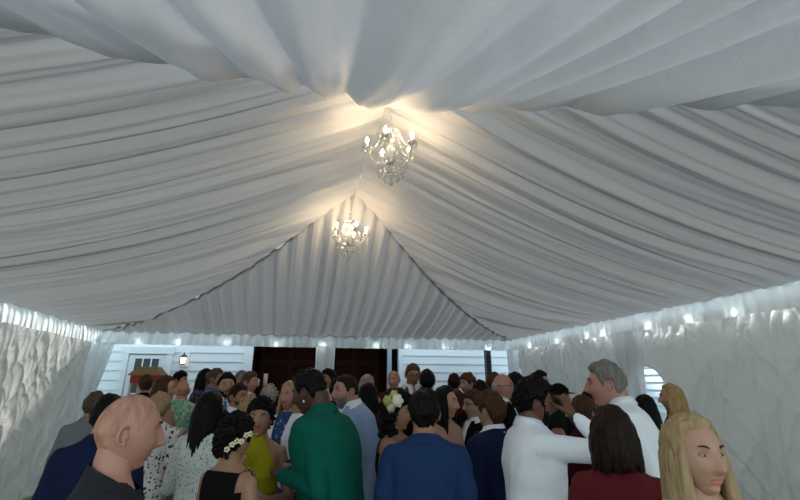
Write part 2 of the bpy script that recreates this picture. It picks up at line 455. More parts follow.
mb = MB(); mb.ell((w-.08,-.07,1.0),(.03,.03,.03)); mb.lathe([(.012,-.02),(.012,.02)],(w-.08,-.045,1.0)); obj('door_knob', mb, mat('aged_brass', (.35,.25,.12), .35, .9), root)

# wall lantern
s, h = on_r(184, 359, HR-.12)
root = empty('wall_lantern', T(s, HR-.05, h-.13), AZ); tag(root, 'lit brass wall lantern mounted on the white siding beside the door', 'lantern')
M_brass = mat('dark_bronze', (.10,.08,.06), .4, .8)
mb = MB(); mb.box((-.09,-.02,-.03),(.09,.05,.27)); obj('mounting_block', mb, M_trim, root, False)
mb = MB(); mb.lathe([(.05,.0),(.065,.01),(.06,.025)],(0,-.13,.0),4); mb.lathe([(.09,.16),(.075,.18),(.02,.235),(.012,.26),(.002,.275)],(0,-.13,0),4)
for a in range(4):
    x, y = .058*math.cos(a*PI/2), .058*math.sin(a*PI/2); mb.tube([(x,-.13+y,.02),(x*1.35,-.13+y*1.35,.165)], .006, 6)
mb.tube([(0,-.02,.2),(0,-.06,.25),(0,-.13,.27)], .008, 6); obj('cage', mb, M_brass, root, False)
mb = MB(); mb.lathe([(.045,.025),(.062,.16)],(0,-.13,0),4); obj('glass_shade', mb, mat('lantern_glow_glass', (1,.9,.7), .4, emit=(1,.78,.5), estr=2.2), root, False)

# black post by the far right corner
s, h = on_r(488, 365, FAR+.25)
root = empty('black_post', T(s, FAR+.25, 0), AZ); tag(root, 'tall square black post between the siding and the right sidewall', 'post')
mb = MB(); mb.box((-.065,-.065,.03),(.065,.065,3.0)); obj('post_shaft', mb, M_black, root, False)
mb = MB(); mb.box((-.1,-.1,0),(.1,.1,.03)); obj('post_base', mb, M_black, root, False)

# neighbouring siding wall seen through the arched window
mb = MB(); z = 0
while z < 3.4:
    a = [T(7.2, -4, z), T(7.2, HR-.1, z), T(7.226, HR-.1, z+.16), T(7.226, -4, z+.16)]
    mb.add(a, [(0,1,2,3)]); mb.box((7.2, -4, z), (7.3, HR-.1, z+.012), fr=T); z += .16
mb.box((7.23,-4,0),(7.35,HR-.1,3.4), fr=T)
struct(obj('wall_neighbour', mb, M_sid, smooth=False))

# floor and ground
M_floor = mat('grey_floor_boards', srgb(120,116,110), .7, bump=.3, bscale=8, bstretch=(1,8,1), var=.15)
mb = MB(); mb.box((-WS-.1,-NEAR-4,-.06),(WS+.1,HR+1.4,0), fr=T); struct(obj('floor', mb, M_floor, smooth=False))
mb = MB(); mb.box((-40,-40,-.12),(40,40,-.062)); struct(obj('ground', mb, mat('lawn_green', srgb(105,125,80), .9, bump=.5, bscale=3, var=.25), smooth=False))

# ------------------------------------------------------------------ CHANDELIERS
M_crys = mat('cut_crystal', (.97,.97,.97), .08, 0, .55)
M_crys.node_tree.nodes['Principled BSDF'].inputs['IOR'].default_value = 1.5
M_chrome = mat('chrome_fitting', (.8,.8,.8), .18, 1.0)
M_candle = mat('ivory_candle_sleeve', (.85,.82,.74), .5)
M_flame = mat('warm_candle_bulb', (1,.9,.7), .3, emit=(1,.74,.44), estr=520)
def facet_drop(L, w):
    mb = MB(); mb.loft([[(r*math.cos(2*PI*k/6), r*math.sin(2*PI*k/6), z) for k in range(6)] for r, z in ((.0015,0),(w*.5,-L*.12),(w*.35,-L*.3),(w,-L*.72),(.001,-L))], True); return mb
drop_me = facet_drop(.05, .014).mesh('crystal_pendant', False); drop_me.materials.append(M_crys)
big_me = facet_drop(.07, .019).mesh('crystal_pendant', False); big_me.materials.append(M_crys)
mbb = MB(); mbb.ell((0,0,0), (.016,.016,.016), 8, 6); ball_me = mbb.mesh('crystal_ball', False); ball_me.materials.append(M_crys)
def crystal(me, root, p, name='crystal_pendant'):
    o = bpy.data.objects.new(name, me); COL.objects.link(o); o.parent = root; o.location = p; o.rotation_euler = (0,0,random.uniform(0,3)); return o
def chandelier(top, chain, rot, label):
    root = empty('chandelier', (top[0], top[1], top[2]), rot); tag(root, label, 'chandelier', 'crystal chandeliers')
    H = -chain
    mb = MB(); mb.lathe([(.004,.012),(.010,.006),(.013,-.012),(.008,-.03),(.004,-.034)], (0,0,0), 12); obj('hanging_hook', mb, M_chrome, root)
    mb = MB()
    nl = int(chain/.032)
    for i in range(nl):
        z = -.03 - i*(chain-.03)/nl; a = (i%2)*PI/2; l = (chain-.03)/nl
        pts = [(math.cos(a)*.008*math.sin(t), math.sin(a)*.008*math.sin(t), z - l*.5 + math.cos(t)*l*.62) for t in [2*PI*k/10 for k in range(11)]]
        mb.tube(pts, .0028, 5)
    obj('chain', mb, M_chrome, root)
    mb = MB()                                   # turned glass column
    mb.lathe([(.004,0),(.02,-.01),(.012,-.03),(.03,-.05),(.055,-.058),(.03,-.066),(.014,-.085),(.035,-.12),(.014,-.15),(.022,-.17),(.04,-.2),(.048,-.235),(.03,-.28),(.015,-.31),(.03,-.33),(.06,-.345),(.035,-.36),(.012,-.375)], (0,0,H), 18)
    obj('glass_column', mb, M_crys, root)
    mb = MB(); mb.lathe([(.02,-.335),(.05,-.345),(.055,-.365),(.03,-.39),(.012,-.41),(.002,-.42)], (0,0,H), 18); obj('arm_hub', mb, M_chrome, root)
    mb = MB(); mb.lathe([(.01,-.06),(.075,-.045),(.085,-.03),(.08,-.034),(.01,-.066)], (0,0,H), 24); obj('crown_dish', mb, M_crys, root)
    for k in range(8):
        a = 2*PI*k/8; crystal(drop_me, root, (.08*math.cos(a), .08*math.sin(a), H-.04))
    R = .232
    for k in range(5):
        a = math.radians(-90-12) + 2*PI*k/5; ca, sa = math.cos(a), math.sin(a)
        def P(r, z): return (r*ca, r*sa, H+z)
        mb = MB(); pts = []
        for t in range(13):
            q = t/12; r = .04 + (R-.04)*q; z = -.355 + .035*math.sin(q*PI*1.0)*-1.6 + .135*q**2.2
            pts.append(P(r, z))
        mb.tube(pts, .0085, 8); arm = obj('arm', mb, M_crys, root)
        zz = pts[-1][2]-H
        mb = MB(); mb.lathe([(.006,-.008),(.03,-.002),(.046,.012),(.044,.016),(.012,.004)], P(R, zz), 18); obj('drip_dish', mb, M_crys, arm)
        mb = MB(); mb.lathe([(.012,0),(.0125,.06),(.008,.062)], P(R, zz+.004), 10); obj('candle_sleeve', mb, M_candle, arm)
        mb = MB(); mb.lathe([(.006,0),(.0135,.012),(.013,.022),(.006,.04),(.001,.052)], P(R, zz+.066), 10); obj('candle_bulb', mb, M_flame, arm)
        for j in range(5):
            b = 2*PI*j/5 + a; crystal(drop_me, root, (R*ca+.043*math.cos(b), R*sa+.043*math.sin(b), H+zz+.01))
        # swag of beads from crown to arm
        mb = MB()
        for j in range(1, 12):
            q = j/12; r = .08 + (R-.08)*q; z = -.04*(1-q) + (zz+.02)*q - .09*math.sin(PI*q)
            mb.ell(P(r, z), (.011,.011,.011), 6, 4)
        obj('bead_swag', mb, M_crys, root, False)
        mb = MB(); a2 = a + 2*PI/5
        for j in range(1, 14):
            q = j/14; x = R*(ca*(1-q)+math.cos(a2)*q); y = R*(sa*(1-q)+math.sin(a2)*q)
            mb.ell((x, y, H+zz-.002-.085*math.sin(PI*q)), (.010,.010,.010), 6, 4)
        obj('bead_swag', mb, M_crys, root, False)
        crystal(big_me, root, (R*.62*math.cos(a+PI/5), R*.62*math.sin(a+PI/5), H-.30))
        crystal(ball_me, root, P(R*.6, -.43), 'crystal_ball')
    for ring, (rr, z, n) in enumerate(((.155,-.40,12),(.115,-.455,10),(.07,-.50,7))):
        mb = MB(); mb.tube([(rr*math.cos(2*PI*k/24), rr*math.sin(2*PI*k/24), H+z+.012) for k in range(25)], .003, 5)
        for k in range(3):
            a = 2*PI*k/3; mb.tube([(rr*math.cos(a), rr*math.sin(a), H+z+.012), (.02*math.cos(a), .02*math.sin(a), H-.375)], .0015, 4)
        obj('crystal_ring', mb, M_chrome, root)
        for k in range(n):
            a = 2*PI*k/n + ring*.3; crystal(big_me if ring else drop_me, root, (rr*math.cos(a), rr*math.sin(a), H+z+.01))
    mb = MB(); mb.tube([(0,0,H-.41),(0,0,H-.56)], .002, 5); obj('bottom_stem', mb, M_chrome, root)
    mb = MB(); mb.ell((0,0,H-.58), (.024,.024,.026), 10, 8); obj('bottom_ball', mb, M_crys, root, False)
def ridge_h(r): return RIDGE
c1 = T(.05, 0.15, RIDGE-.07); c2 = T(-.06, LR+.03, RIDGE-.06)
chandelier(c1, .22, 0, 'larger looking nearer crystal chandelier with lit candle bulbs below the ridge')
chandelier(c2, .34, .7, 'farther crystal chandelier hanging at the peak above the pleated end')

# ------------------------------------------------------------------ PEOPLE
SK = {'light': srgb(214,164,138), 'tan': srgb(190,135,105), 'pink': srgb(222,160,140), 'brown': srgb(125,80,58), 'dark': srgb(98,62,46), 'olive': srgb(196,146,116)}
HC = {'black': srgb(20,16,16), 'darkbrown': srgb(42,28,22), 'brown': srgb(86,58,40), 'auburn': srgb(84,42,28), 'grey': srgb(140,134,128), 'silver': srgb(176,172,166),
      'blonde': srgb(196,162,112), 'ashblonde': srgb(186,158,120), 'greybrown': srgb(92,78,66), 'white': srgb(205,200,192), 'stubble': srgb(206,152,132)}
def skin(k): return mat('skin_'+k, tuple(c*.66 for c in SK[k]), .5, bump=.08, bscale=180, sss=.08)
def hairm(k): return mat('hair_'+k, tuple(c*.72 for c in HC[k]), .5, bump=.9, bscale=55, bstretch=(1,1,.16), spec=.12, var=.25)
M_eye = mat('eye_white', (.42,.40,.38), .3); M_iris = mat('eye_iris', (.05,.03,.02), .2)
def lipm(k):
    c = SK[k]; return mat('lip_'+k, (c[0]*.75, c[1]*.45, c[2]*.45), .45)

def gauss(x, s): return math.exp(-(x/s)**2)
def head_point(d):
    dx, dy, dz = d
    x, y, z = .077*dx, .097*dy, .117*dz
    if dz < 0:
        t = -dz; x *= 1-.30*t**1.6
        if dy > 0: y *= 1-.42*t; z *= 1-.12*t*dy
        else: y *= 1-.04*t
    else:
        if dy > 0: y *= 1.04; 
        x *= 1 + .04*max(0, dy)
    if dy < 0:
        f = -dy
        y += .004*f
        ax = abs(x)
        w = gauss(x, .0125)
        if z > -.052 and z < .03:
            prof = max(0, (.028 - z)/.060) if z > -.032 else max(0, 1-(-.032-z)/.018)
            wid = .0085 + .0075*max(0, min(1, (.02-z)/.05))
            y -= .033*min(1, prof)*gauss(x, wid)
        y += .010*gauss(ax-.031, .013)*gauss(z-.010, .012)
        y -= .005*gauss(ax-.026, .022)*gauss(z-.034, .009)
        y -= .005*gauss(ax-.042, .016)*gauss(z+.028, .018)
        y -= .004*gauss(x, .022)*gauss(z+.058, .006)
        y -= .005*gauss(x, .019)*gauss(z+.069, .006)
        y += .004*gauss(x, .024)*gauss(z+.0635, .0028)
        y += .004*gauss(x, .03)*gauss(z+.081, .006)
        y -= .016*gauss(x, .024)*gauss(z+.098, .016)
    return (x, y, z)
def head_mb(nu=64, nv=56, eyes=True, ears=True):
    mb = MB(); rings = []
    def th_(j): f = 2*PI*j/nu; return f - .58*math.sin(f) - PI/2
    for i in range(nv+1):
        ph = -PI/2 + PI*i/nv; ph = max(-PI/2+.02, min(PI/2-.02, ph))
        rings.append([head_point((math.cos(ph)*math.cos(th_(j)), math.cos(ph)*math.sin(th_(j)), math.sin(ph))) for j in range(nu)])
    mb.loft(rings, True, 0)
    for i, f in enumerate(mb.f):
        if len(f) == 4:
            c = [sum(mb.v[k][a] for k in f)/4 for a in range(3)]
            if c[1] < -.05 and abs(c[0]) < .023 and -.075 < c[2]-0 < -.054 and (abs(c[0])/.023)**2 + ((c[2]+.0640)/.0105)**2 < 1: mb.m[i] = 1
    ek = .86
    for sx in (-1, 1):                       # ears: rim, bowl, lobe
        e0 = len(mb.v)
        pts = []
        for k in range(15):
            a = -2.2 + 4.6*k/14 
            pts.append((sx*(.079+.008*math.sin(max(0, a+1.2)*.9)), .018+.017*math.cos(a)*1.0 , -.002+.031*math.sin(a)))
        mb.tube(pts, [.0045+.002*math.sin(PI*k/14) for k in range(15)], 7, 0)
        mb.ell((sx*.078, .016, -.004), (.006,.015,.025), 10, 7)
        mb.ell((sx*.081, .010, -.029), (.005,.007,.010), 8, 6)
        mb.ell((sx*.081, .003, -.008), (.005,.004,.007), 8, 6)
        mb.v[e0:] = [(sx*.0755 + (x-sx*.0755)*ek, .012+(y-.012)*ek, -.003+(z+.003)*ek) for x, y, z in mb.v[e0:]]
        if not ears:
            mb.v[e0:] = [(x*.90, y, z) for x, y, z in mb.v[e0:]]
        if eyes:
            mb.ell((sx*.031, -.0765, .010), (.0115,.0070,.0040), 12, 8, 2)
            mb.ell((sx*.031, -.0808, .010), (.0048,.0034,.0040), 10, 6, 3)
            mb.tube([(sx*(.018+.029*t), -.0905+.013*t*t, .031+.006*math.sin(PI*t*.8)) for t in [k/5 for k in range(6)]], [.0028,.0036,.0036,.0033,.0028,.0015], 6, 4)
            mb.tube([(sx*(.031+.0155*c), -.0800+abs(c)**2*.0055, .0105+.0072*(1-c*c)) for c in (-1,-.6,-.2,.2,.6,1)], .0018, 5, 0)
    return mb
HEADS = {}
def get_head(q, ears):
    if (q, ears) not in HEADS: HEADS[(q, ears)] = head_mb(*((96, 92) if q == 2 else (64, 60) if q == 1 else (48, 44)), True, ears)
    return HEADS[(q, ears)]

# hand: wrist at the origin, fingers along +Z, palm faces -Y, thumb on +X
HANDS = {}
def hand_mb(curl):
    if curl in HANDS: return HANDS[curl]
    mb = MB()
    mb.loft([[(cx + a*math.cos(2*PI*k/14), b*math.sin(2*PI*k/14), z) for k in range(14)] for z, a, b, cx in
             ((-.03,.024,.018,0),(.0,.026,.018,0),(.025,.034,.017,.002),(.06,.041,.015,.001),(.085,.041,.013,0),(.097,.036,.010,0))])
    for x, L, r, da in ((.030,.072,.0088,.05),(.010,.081,.0090,.01),(-.011,.075,.0087,-.03),(-.031,.058,.0078,-.09)):
        p = Vector((x, 0, .085)); a = curl*.35; 
        for seg, fr in enumerate((.47,.30,.23)):
            q = p + Vector((math.sin(da)*L*fr, -math.sin(a)*L*fr, math.cos(a)*L*fr))
            mb.cap(p, q, r*(1-.10*seg), r*(.92-.10*seg), 8); p = q; a += curl*.75
    p = Vector((.026,-.004,.018)); q = p+Vector((.028,-.014,.032)); u = q+Vector((.010,-.012*(1+curl),.030)); w = u+Vector((-.002,-.010*curl,.024))
    mb.cap(p, q, .013, .0108, 8); mb.cap(q, u, .0105, .0098, 8); mb.cap(u, w, .0095, .0075, 8)
    HANDS[curl] = voxel(mb, .0042, 3); return HANDS[curl]

ARMS = {   # elbow, wrist, finger direction, palm normal (for the person's right side, x < 0; facing -Y)
    'down':  ((-.235,.03,1.13), (-.245,-.06,.88), (0,-.15,-1), (1,0,0), .5),
    'hold':  ((-.225,.03,1.13), (-.13,-.21,1.17), (.55,-.75,.35), (.5,0,-.6), 1.1),
    'fold':  ((-.225,-.02,1.13), (-.03,-.20,1.10), (1,-.15,.15), (0,.2,1), .8),
    'mouth': ((-.20,-.36,1.37), (-.085,-.20,1.535), (.45,.25,.75), (.6,.6,-.3), .9),
    'chest': ((-.235,-.03,1.14), (-.09,-.22,1.33), (.35,-.1,.9), (.3,1,0), 1.2),
}
def torso_rings(infl, z0, z1, fem, n=28, width=1.0):
    if fem: P = [(.80,.135,.105,.0),(.88,.168,.118,.005),(.95,.172,.12,.005),(1.03,.145,.105,0),(1.11,.128,.095,-.003),(1.20,.138,.105,-.008),(1.28,.148,.125,-.016),(1.35,.152,.108,-.006),(1.41,.156,.088,.003),(1.45,.138,.070,.008),(1.475,.098,.058,.010),(1.495,.064,.052,.010),(1.52,.053,.050,.006),(1.60,.050,.050,.0)]
    else:   P = [(.80,.14,.105,.0),(.88,.162,.115,.005),(.95,.165,.115,.003),(1.03,.155,.110,-.003),(1.11,.152,.108,-.004),(1.20,.163,.113,-.004),(1.28,.174,.12,-.004),(1.35,.180,.115,.0),(1.41,.184,.096,.004),(1.45,.165,.078,.008),(1.478,.120,.066,.010),(1.497,.078,.060,.010),(1.52,.064,.059,.006),(1.60,.058,.058,.0)]
    zs = [z0] + [p[0] for p in P if z0+.012 < p[0] < z1-.012] + [z1]
    out = []
    A = np.array(P)
    for z in zs:
        w = np.interp(z, A[:,0], A[:,1]); d = np.interp(z, A[:,0], A[:,2]); y = np.interp(z, A[:,0], A[:,3])
        if z < 1.46: w *= width; d *= 1+(width-1)*1.2
        w += infl; d += infl
        rg = []
        for k in range(n):
            a = 2*PI*k/n; c, s = math.cos(a), math.sin(a); e = .82
            rg.append((w*math.copysign(abs(c)**e, c), y + d*math.copysign(abs(s)**e, s), z))
        out.append(rg)
    return out
def arm_parts(mb, pose, side, infl, upto, fem):
    e, w, fd, pn, cu = ARMS[pose]; sx = -1 if side < 0 else 1
    f = lambda p: Vector((p[0]*(-sx), p[1], p[2]))
    k = .88 if fem else 1
    sh = Vector((sx*(.150 if fem else .172), .006, 1.40)); el = f(e); wr = f(w)
    mb.cap(sh, el, .052*k+infl, .040*k+infl*.9, 14)
    mb.cap(sh + Vector((-sx*.03,0,-.0)), sh, .05*k+infl, .055*k+infl, 12)
    if upto == 'wrist': mb.cap(el, wr, .040*k+infl*.9, .026*k+infl*.8, 14)
    return sh, el, wr
BODY = {}
def body_mb(fem, pl, pr, vox, width=1.0):
    key = ('body', fem, pl, pr, vox, width)
    if key in BODY: return BODY[key]
    mb = MB()
    mb.loft(torso_rings(0, .80, 1.60, fem, width=width))
    for side, pose in ((-1, pr), (1, pl)): arm_parts(mb, pose, side, 0, 'wrist', fem)
    for sx in (-1, 1):
        hip = (sx*.085, .0, .86); kn = (sx*.095, -.005, .48); an = (sx*.10, .02, .09)
        mb.cap(hip, kn, .085, .055, 14); mb.cap(kn, an, .055, .036, 12)
        mb.cap((sx*.095, .03, .38), (sx*.098, .025, .2), .05, .038, 10)
        mb.cap(an, (sx*.115, -.12, .04), .036, .03, 10)
    r = voxel(mb, vox, 4)
    for side, pose in ((-1, pr), (1, pl)):
        e, w, fd, pn, cu = ARMS[pose]; sx = -1 if side < 0 else 1
        f = lambda p: Vector((p[0]*(-sx), p[1], p[2]))
        zax = f(fd).normalized(); yax = -f(pn); yax = (yax - zax*yax.dot(zax)).normalized(); xax = yax.cross(zax)
        M = Matrix((xax, yax, zax)).transposed().to_4x4(); M.translation = f(w)
        if xax.dot(Vector((0,0,1))) < 0 and pose != 'down': M = M @ Matrix.Diagonal((-1,1,1,1))
        r.merge(hand_mb(cu), M @ Matrix.Scale(.9 if fem else 1, 4))
    BODY[key] = r; return r
GARM = {}
def garment_mb(kind, fem, pl, pr, vox, width):
    key = (kind, fem, pl, pr, vox, width)
    if key in GARM: return GARM[key]
    base = kind.split(':')[0]
    infl = {'jacket': .026, 'cardigan': .022, 'shirt': .014, 'tee': .014, 'dress': .010, 'halter': .010, 'strapless': .010, 'undershirt': .012, 'blouse': .018}[base]
    z0 = {'jacket': .80, 'cardigan': .84, 'shirt': .90, 'tee': .88, 'undershirt': .92, 'blouse': .86}.get(base, .92)
    mb = MB(); mb.loft(torso_rings(infl, z0, 1.53 if base not in ('jacket', 'cardigan') else 1.515, fem, width=width))
    if base in ('jacket', 'cardigan', 'shirt', 'undershirt', 'blouse', 'tee'):
        for side, pose in ((-1, pr), (1, pl)):
            if base in ('tee',):
                e = ARMS[pose][0]; sx = side; sh = Vector((sx*(.15 if fem else .172), .006, 1.40)); el = Vector((e[0]*(-sx), e[1], e[2]))
                mid = sh + (el-sh)*.62
                mb.cap(sh, mid, .055*(.88 if fem else 1)+infl, .052+infl, 14); mb.cap(sh+Vector((-sx*.03,0,0)), sh, .05+infl, .052+infl, 12)
            else: arm_parts(mb, pose, side, infl, 'wrist', fem)
    r = voxel(mb, vox, 5)
    if base in ('shirt', 'jacket', 'blouse', 'tee'):            # soft creases
        vs = []
        for (x, y, z) in r.v:
            q = .0065*noise.noise((x*9, y*9, z*13)) + .004*noise.noise((x*22+z*9, y*22, z*10))
            n = Vector((x, y*1.2, 0)); 
            if n.length > 0: n.normalize()
            f = 1 if z < 1.44 else 0
            vs.append((x + n.x*q*f, y + n.y*q*f, z))
        r.v = vs
    me = r.mesh('tmp'); bm = bmesh.new(); bm.from_mesh(me); bpy.data.meshes.remove(me)
    def cut(co, no, test=None):
        g = bm.verts[:]+bm.edges[:]+bm.faces[:]
        bmesh.ops.bisect_plane(bm, geom=g, plane_co=co, plane_no=no)
    def kill(pred):
        fs = [f for f in bm.faces if pred(f.calc_center_median())]
        bmesh.ops.delete(bm, geom=fs, context='FACES')
    cut((0,0,z0+.004), (0,0,1)); kill(lambda c: c.z < z0+.004)
    if base in ('shirt', 'undershirt'):
        cut((0,0,1.505), (0,-.35,1)); kill(lambda c: abs(c.x) < .12 and (c.z-1.505)-.35*c.y > 0)
    if base in ('tee', 'blouse'):
        cut((0,-.02,1.478), (0,-.5,1)); kill(lambda c: abs(c.x) < .12 and (c.z-1.478)-.5*(c.y+.02) > 0)
    if base in ('jacket', 'cardigan'):
        zv, kx = (1.08, 4.6) if base == 'jacket' else (.80, 9.0)
        for sx in (-1, 1): cut((0,0,zv), (sx*kx,0,-1))
        kill(lambda c: c.y < .015 and c.z > zv + kx*abs(c.x))
        cut((0,.02,1.500), (0,-.35,1)); kill(lambda c: abs(c.x) < .13 and (c.z-1.500)-.35*(c.y-.02) > 0)
    if base == 'dress':
        for sx in (-1, 1): cut((0,0,1.30), (sx*2.0,0,-1))
        kill(lambda c: c.y < .0 and c.z > 1.30+2.0*abs(c.x))
        cut((0,0,1.45), (0,-.2,1)); kill(lambda c: (c.z-1.45)-.2*c.y > 0 and abs(c.x) < .12)
        for sx in (-1, 1): cut((sx*.125,0,0), (1,0,0))
        kill(lambda c: abs(c.x) > .125 and c.z > 1.37)
    if base == 'halter':
        for sx in (-1, 1): cut((sx*.15,0,1.32), (sx*1.7,0,1))
        kill(lambda c: (c.z-1.32) + 1.7*(abs(c.x)-.15) > 0)
        kill(lambda c: c.y > .0 and c.z > 1.24)
    if base == 'strapless':
        cut((0,0,1.325), (0,-.35,1)); kill(lambda c: (c.z-1.325)-.35*c.y > 0)
    bmesh.ops.delete(bm, geom=[v for v in bm.verts if not v.link_faces], context='VERTS')
    bm.verts.index_update()
    out = MB(); out.v = [tuple(v.co) for v in bm.verts]; out.f = [tuple(v.index for v in f.verts) for f in bm.faces]; out.m = [0]*len(out.f)
    bm.free(); GARM[key] = out; return out
def trousers_mb(fem, vox):
    key = ('trousers', fem, vox)
    if key in GARM: return GARM[key]
    mb = MB(); mb.loft(torso_rings(.006, .82, 1.0, fem))
    for sx in (-1, 1):
        mb.cap((sx*.085,0,.86), (sx*.097,0,.48), .097, .072, 14); mb.cap((sx*.097,0,.48), (sx*.103,.015,.13), .072, .058, 12)
    GARM[key] = voxel(mb, .014, 3); return GARM[key]
def skirt_mb(flare):
    mb = MB(); rings = []
    for i in range(14):
        z = 1.0 - i*(1.0-.50)/13; f = (1.0-z)
        w = .178 + flare*f*.5; d = .13 + flare*f*.5
        rings.append([( (w+.012*f*math.sin(k*7*2*PI/56))*math.cos(2*PI*k/56), (d+.012*f*math.sin(k*7*2*PI/56))*math.sin(2*PI*k/56)+.003, z) for k in range(56)])
    mb.loft(rings, False); return mb
def shoe_mb(sx):
    mb = MB()
    mb.loft([[(sx*.11 + (w*math.cos(2*PI*k/16)), y0 + L*math.sin(2*PI*k/16) , z) for k in range(16)] for z, w, L, y0 in
        ((.0,.044,.135,-.05),(.02,.046,.138,-.05),(.045,.042,.125,-.045),(.07,.036,.09,-.02),(.10,.036,.05,.01),(.12,.034,.044,.016))]); return mb

# ---- hair
def az_of(p): return abs(math.atan2(p[0], -p[1]))
def hairline(az, front, low):
    pts = [(0, front), (.75, front-.008), (1.05, front-.035), (1.25, .0), (1.38, -.018), (1.5, .018), (1.85, .026), (2.1, -.02), (2.5, low), (PI, low)]
    for (a, b), (c, d) in zip(pts, pts[1:]):
        if az <= c: return b+(d-b)*(az-a)/(c-a)
    return low
def hair_cap(front=.068, low=-.07, t_top=.02, t_side=.012, amp=.005, freq=30, fringe=False, seed=0, q=1, quiff=0, puff=0):
    mb = MB(); nu, nv = (72, 52) if q == 2 else (48, 36) if q == 1 else (36, 26)
    rings = []
    for i in range(nv+1):
        ph = -PI/2 + PI*i/nv; ph = max(-PI/2+.02, min(PI/2-.02, ph)); rg = []
        for j in range(nu):
            a = 2*PI*j/nu
            d = Vector((math.cos(ph)*math.cos(a), math.cos(ph)*math.sin(a), math.sin(ph)))
            x, y, z = head_point(d)
            hl = hairline(az_of((x, y)), front, low) + .004*noise.noise((a*6, seed, 0))
            m = max(0, min(1, (z-hl)/.016)); m = m*m*(3-2*m)
            if fringe: m *= max(0, min(1, (.045-z)/.02)) if True else 1
            t = t_side + (t_top-t_side)*max(0, min(1, z/.09)) + quiff*max(0, -d.y)*max(0, d.z) + puff*max(0, d.y)
            t += amp*noise.noise((d.x*freq*.12+seed, d.y*freq*.12, d.z*freq*.12)) *2 + amp*noise.noise((a*freq*.5, z*12, seed))
            t = t*m - .005*(1-m)
            rg.append((x+d.x*t, y+d.y*t, z+d.z*t))
        rings.append(rg)
    mb.loft(rings, True); return mb
def locks(mb, n, L, wave, rad, a0=1.0, a1=2*PI-1.0, seed=0, r0=.015, flare=0.0, zs=.03):
    rnd = random.Random(seed)
    for i in range(n):
        a = a0 + (a1-a0)*(i+.5)/n + rnd.uniform(-.05,.05)
        ca, sa = math.sin(a), -math.cos(a)         # a = 0 is the front
        ph = rnd.uniform(0, 6); l = L*rnd.uniform(.82, 1.06); pts = []; rr = []
        for k in range(12):
            q = k/11; z = zs + .06*(1-q)**3 - l*q
            R = (.072 if z > 0 else .078) + .012*q + flare*q + wave*math.sin(q*9+ph)*q
            if z > .03: R *= .86
            aa = a + wave*4*math.sin(q*7+ph*2)*q
            x = math.sin(aa)*R*1.0; y = -math.cos(aa)*R*1.12 + .012
            pts.append((x, y, z)); rr.append(r0*(.7+.6*math.sin(PI*min(1, q*.9+.1)))*(1-.55*q**3))
        mb.tube(pts, rr, 7)
def curls(mb, n, r, spread, seed, zmin=-.06, front=.05, R=1.12, extra=0):
    rnd = random.Random(seed); c = 0
    while c < n:
        d = Vector((rnd.gauss(0,1), rnd.gauss(0,1), rnd.gauss(0,1))).normalized()
        p = Vector((.077*d.x, .099*d.y, .117*d.z)); hl = hairline(az_of(p), front, zmin)
        if p.z < hl+.004: continue
        k = R + rnd.uniform(-.03, spread); rr = r*rnd.uniform(.7, 1.15)
        mb.ell((p.x*k, p.y*k, p.z*k + (.0)), (rr, rr, rr*.85), 8, 5); c += 1
    for i in range(extra):                   # long curls down to the shoulders
        a = rnd.uniform(.95, 2*PI-.95); z = rnd.uniform(-.2, .0)
        R2 = rnd.uniform(.07, .105); rr = r*rnd.uniform(.9, 1.3)
        mb.ell((math.sin(a)*R2, -math.cos(a)*R2+.015, z), (rr, rr, rr), 8, 5)
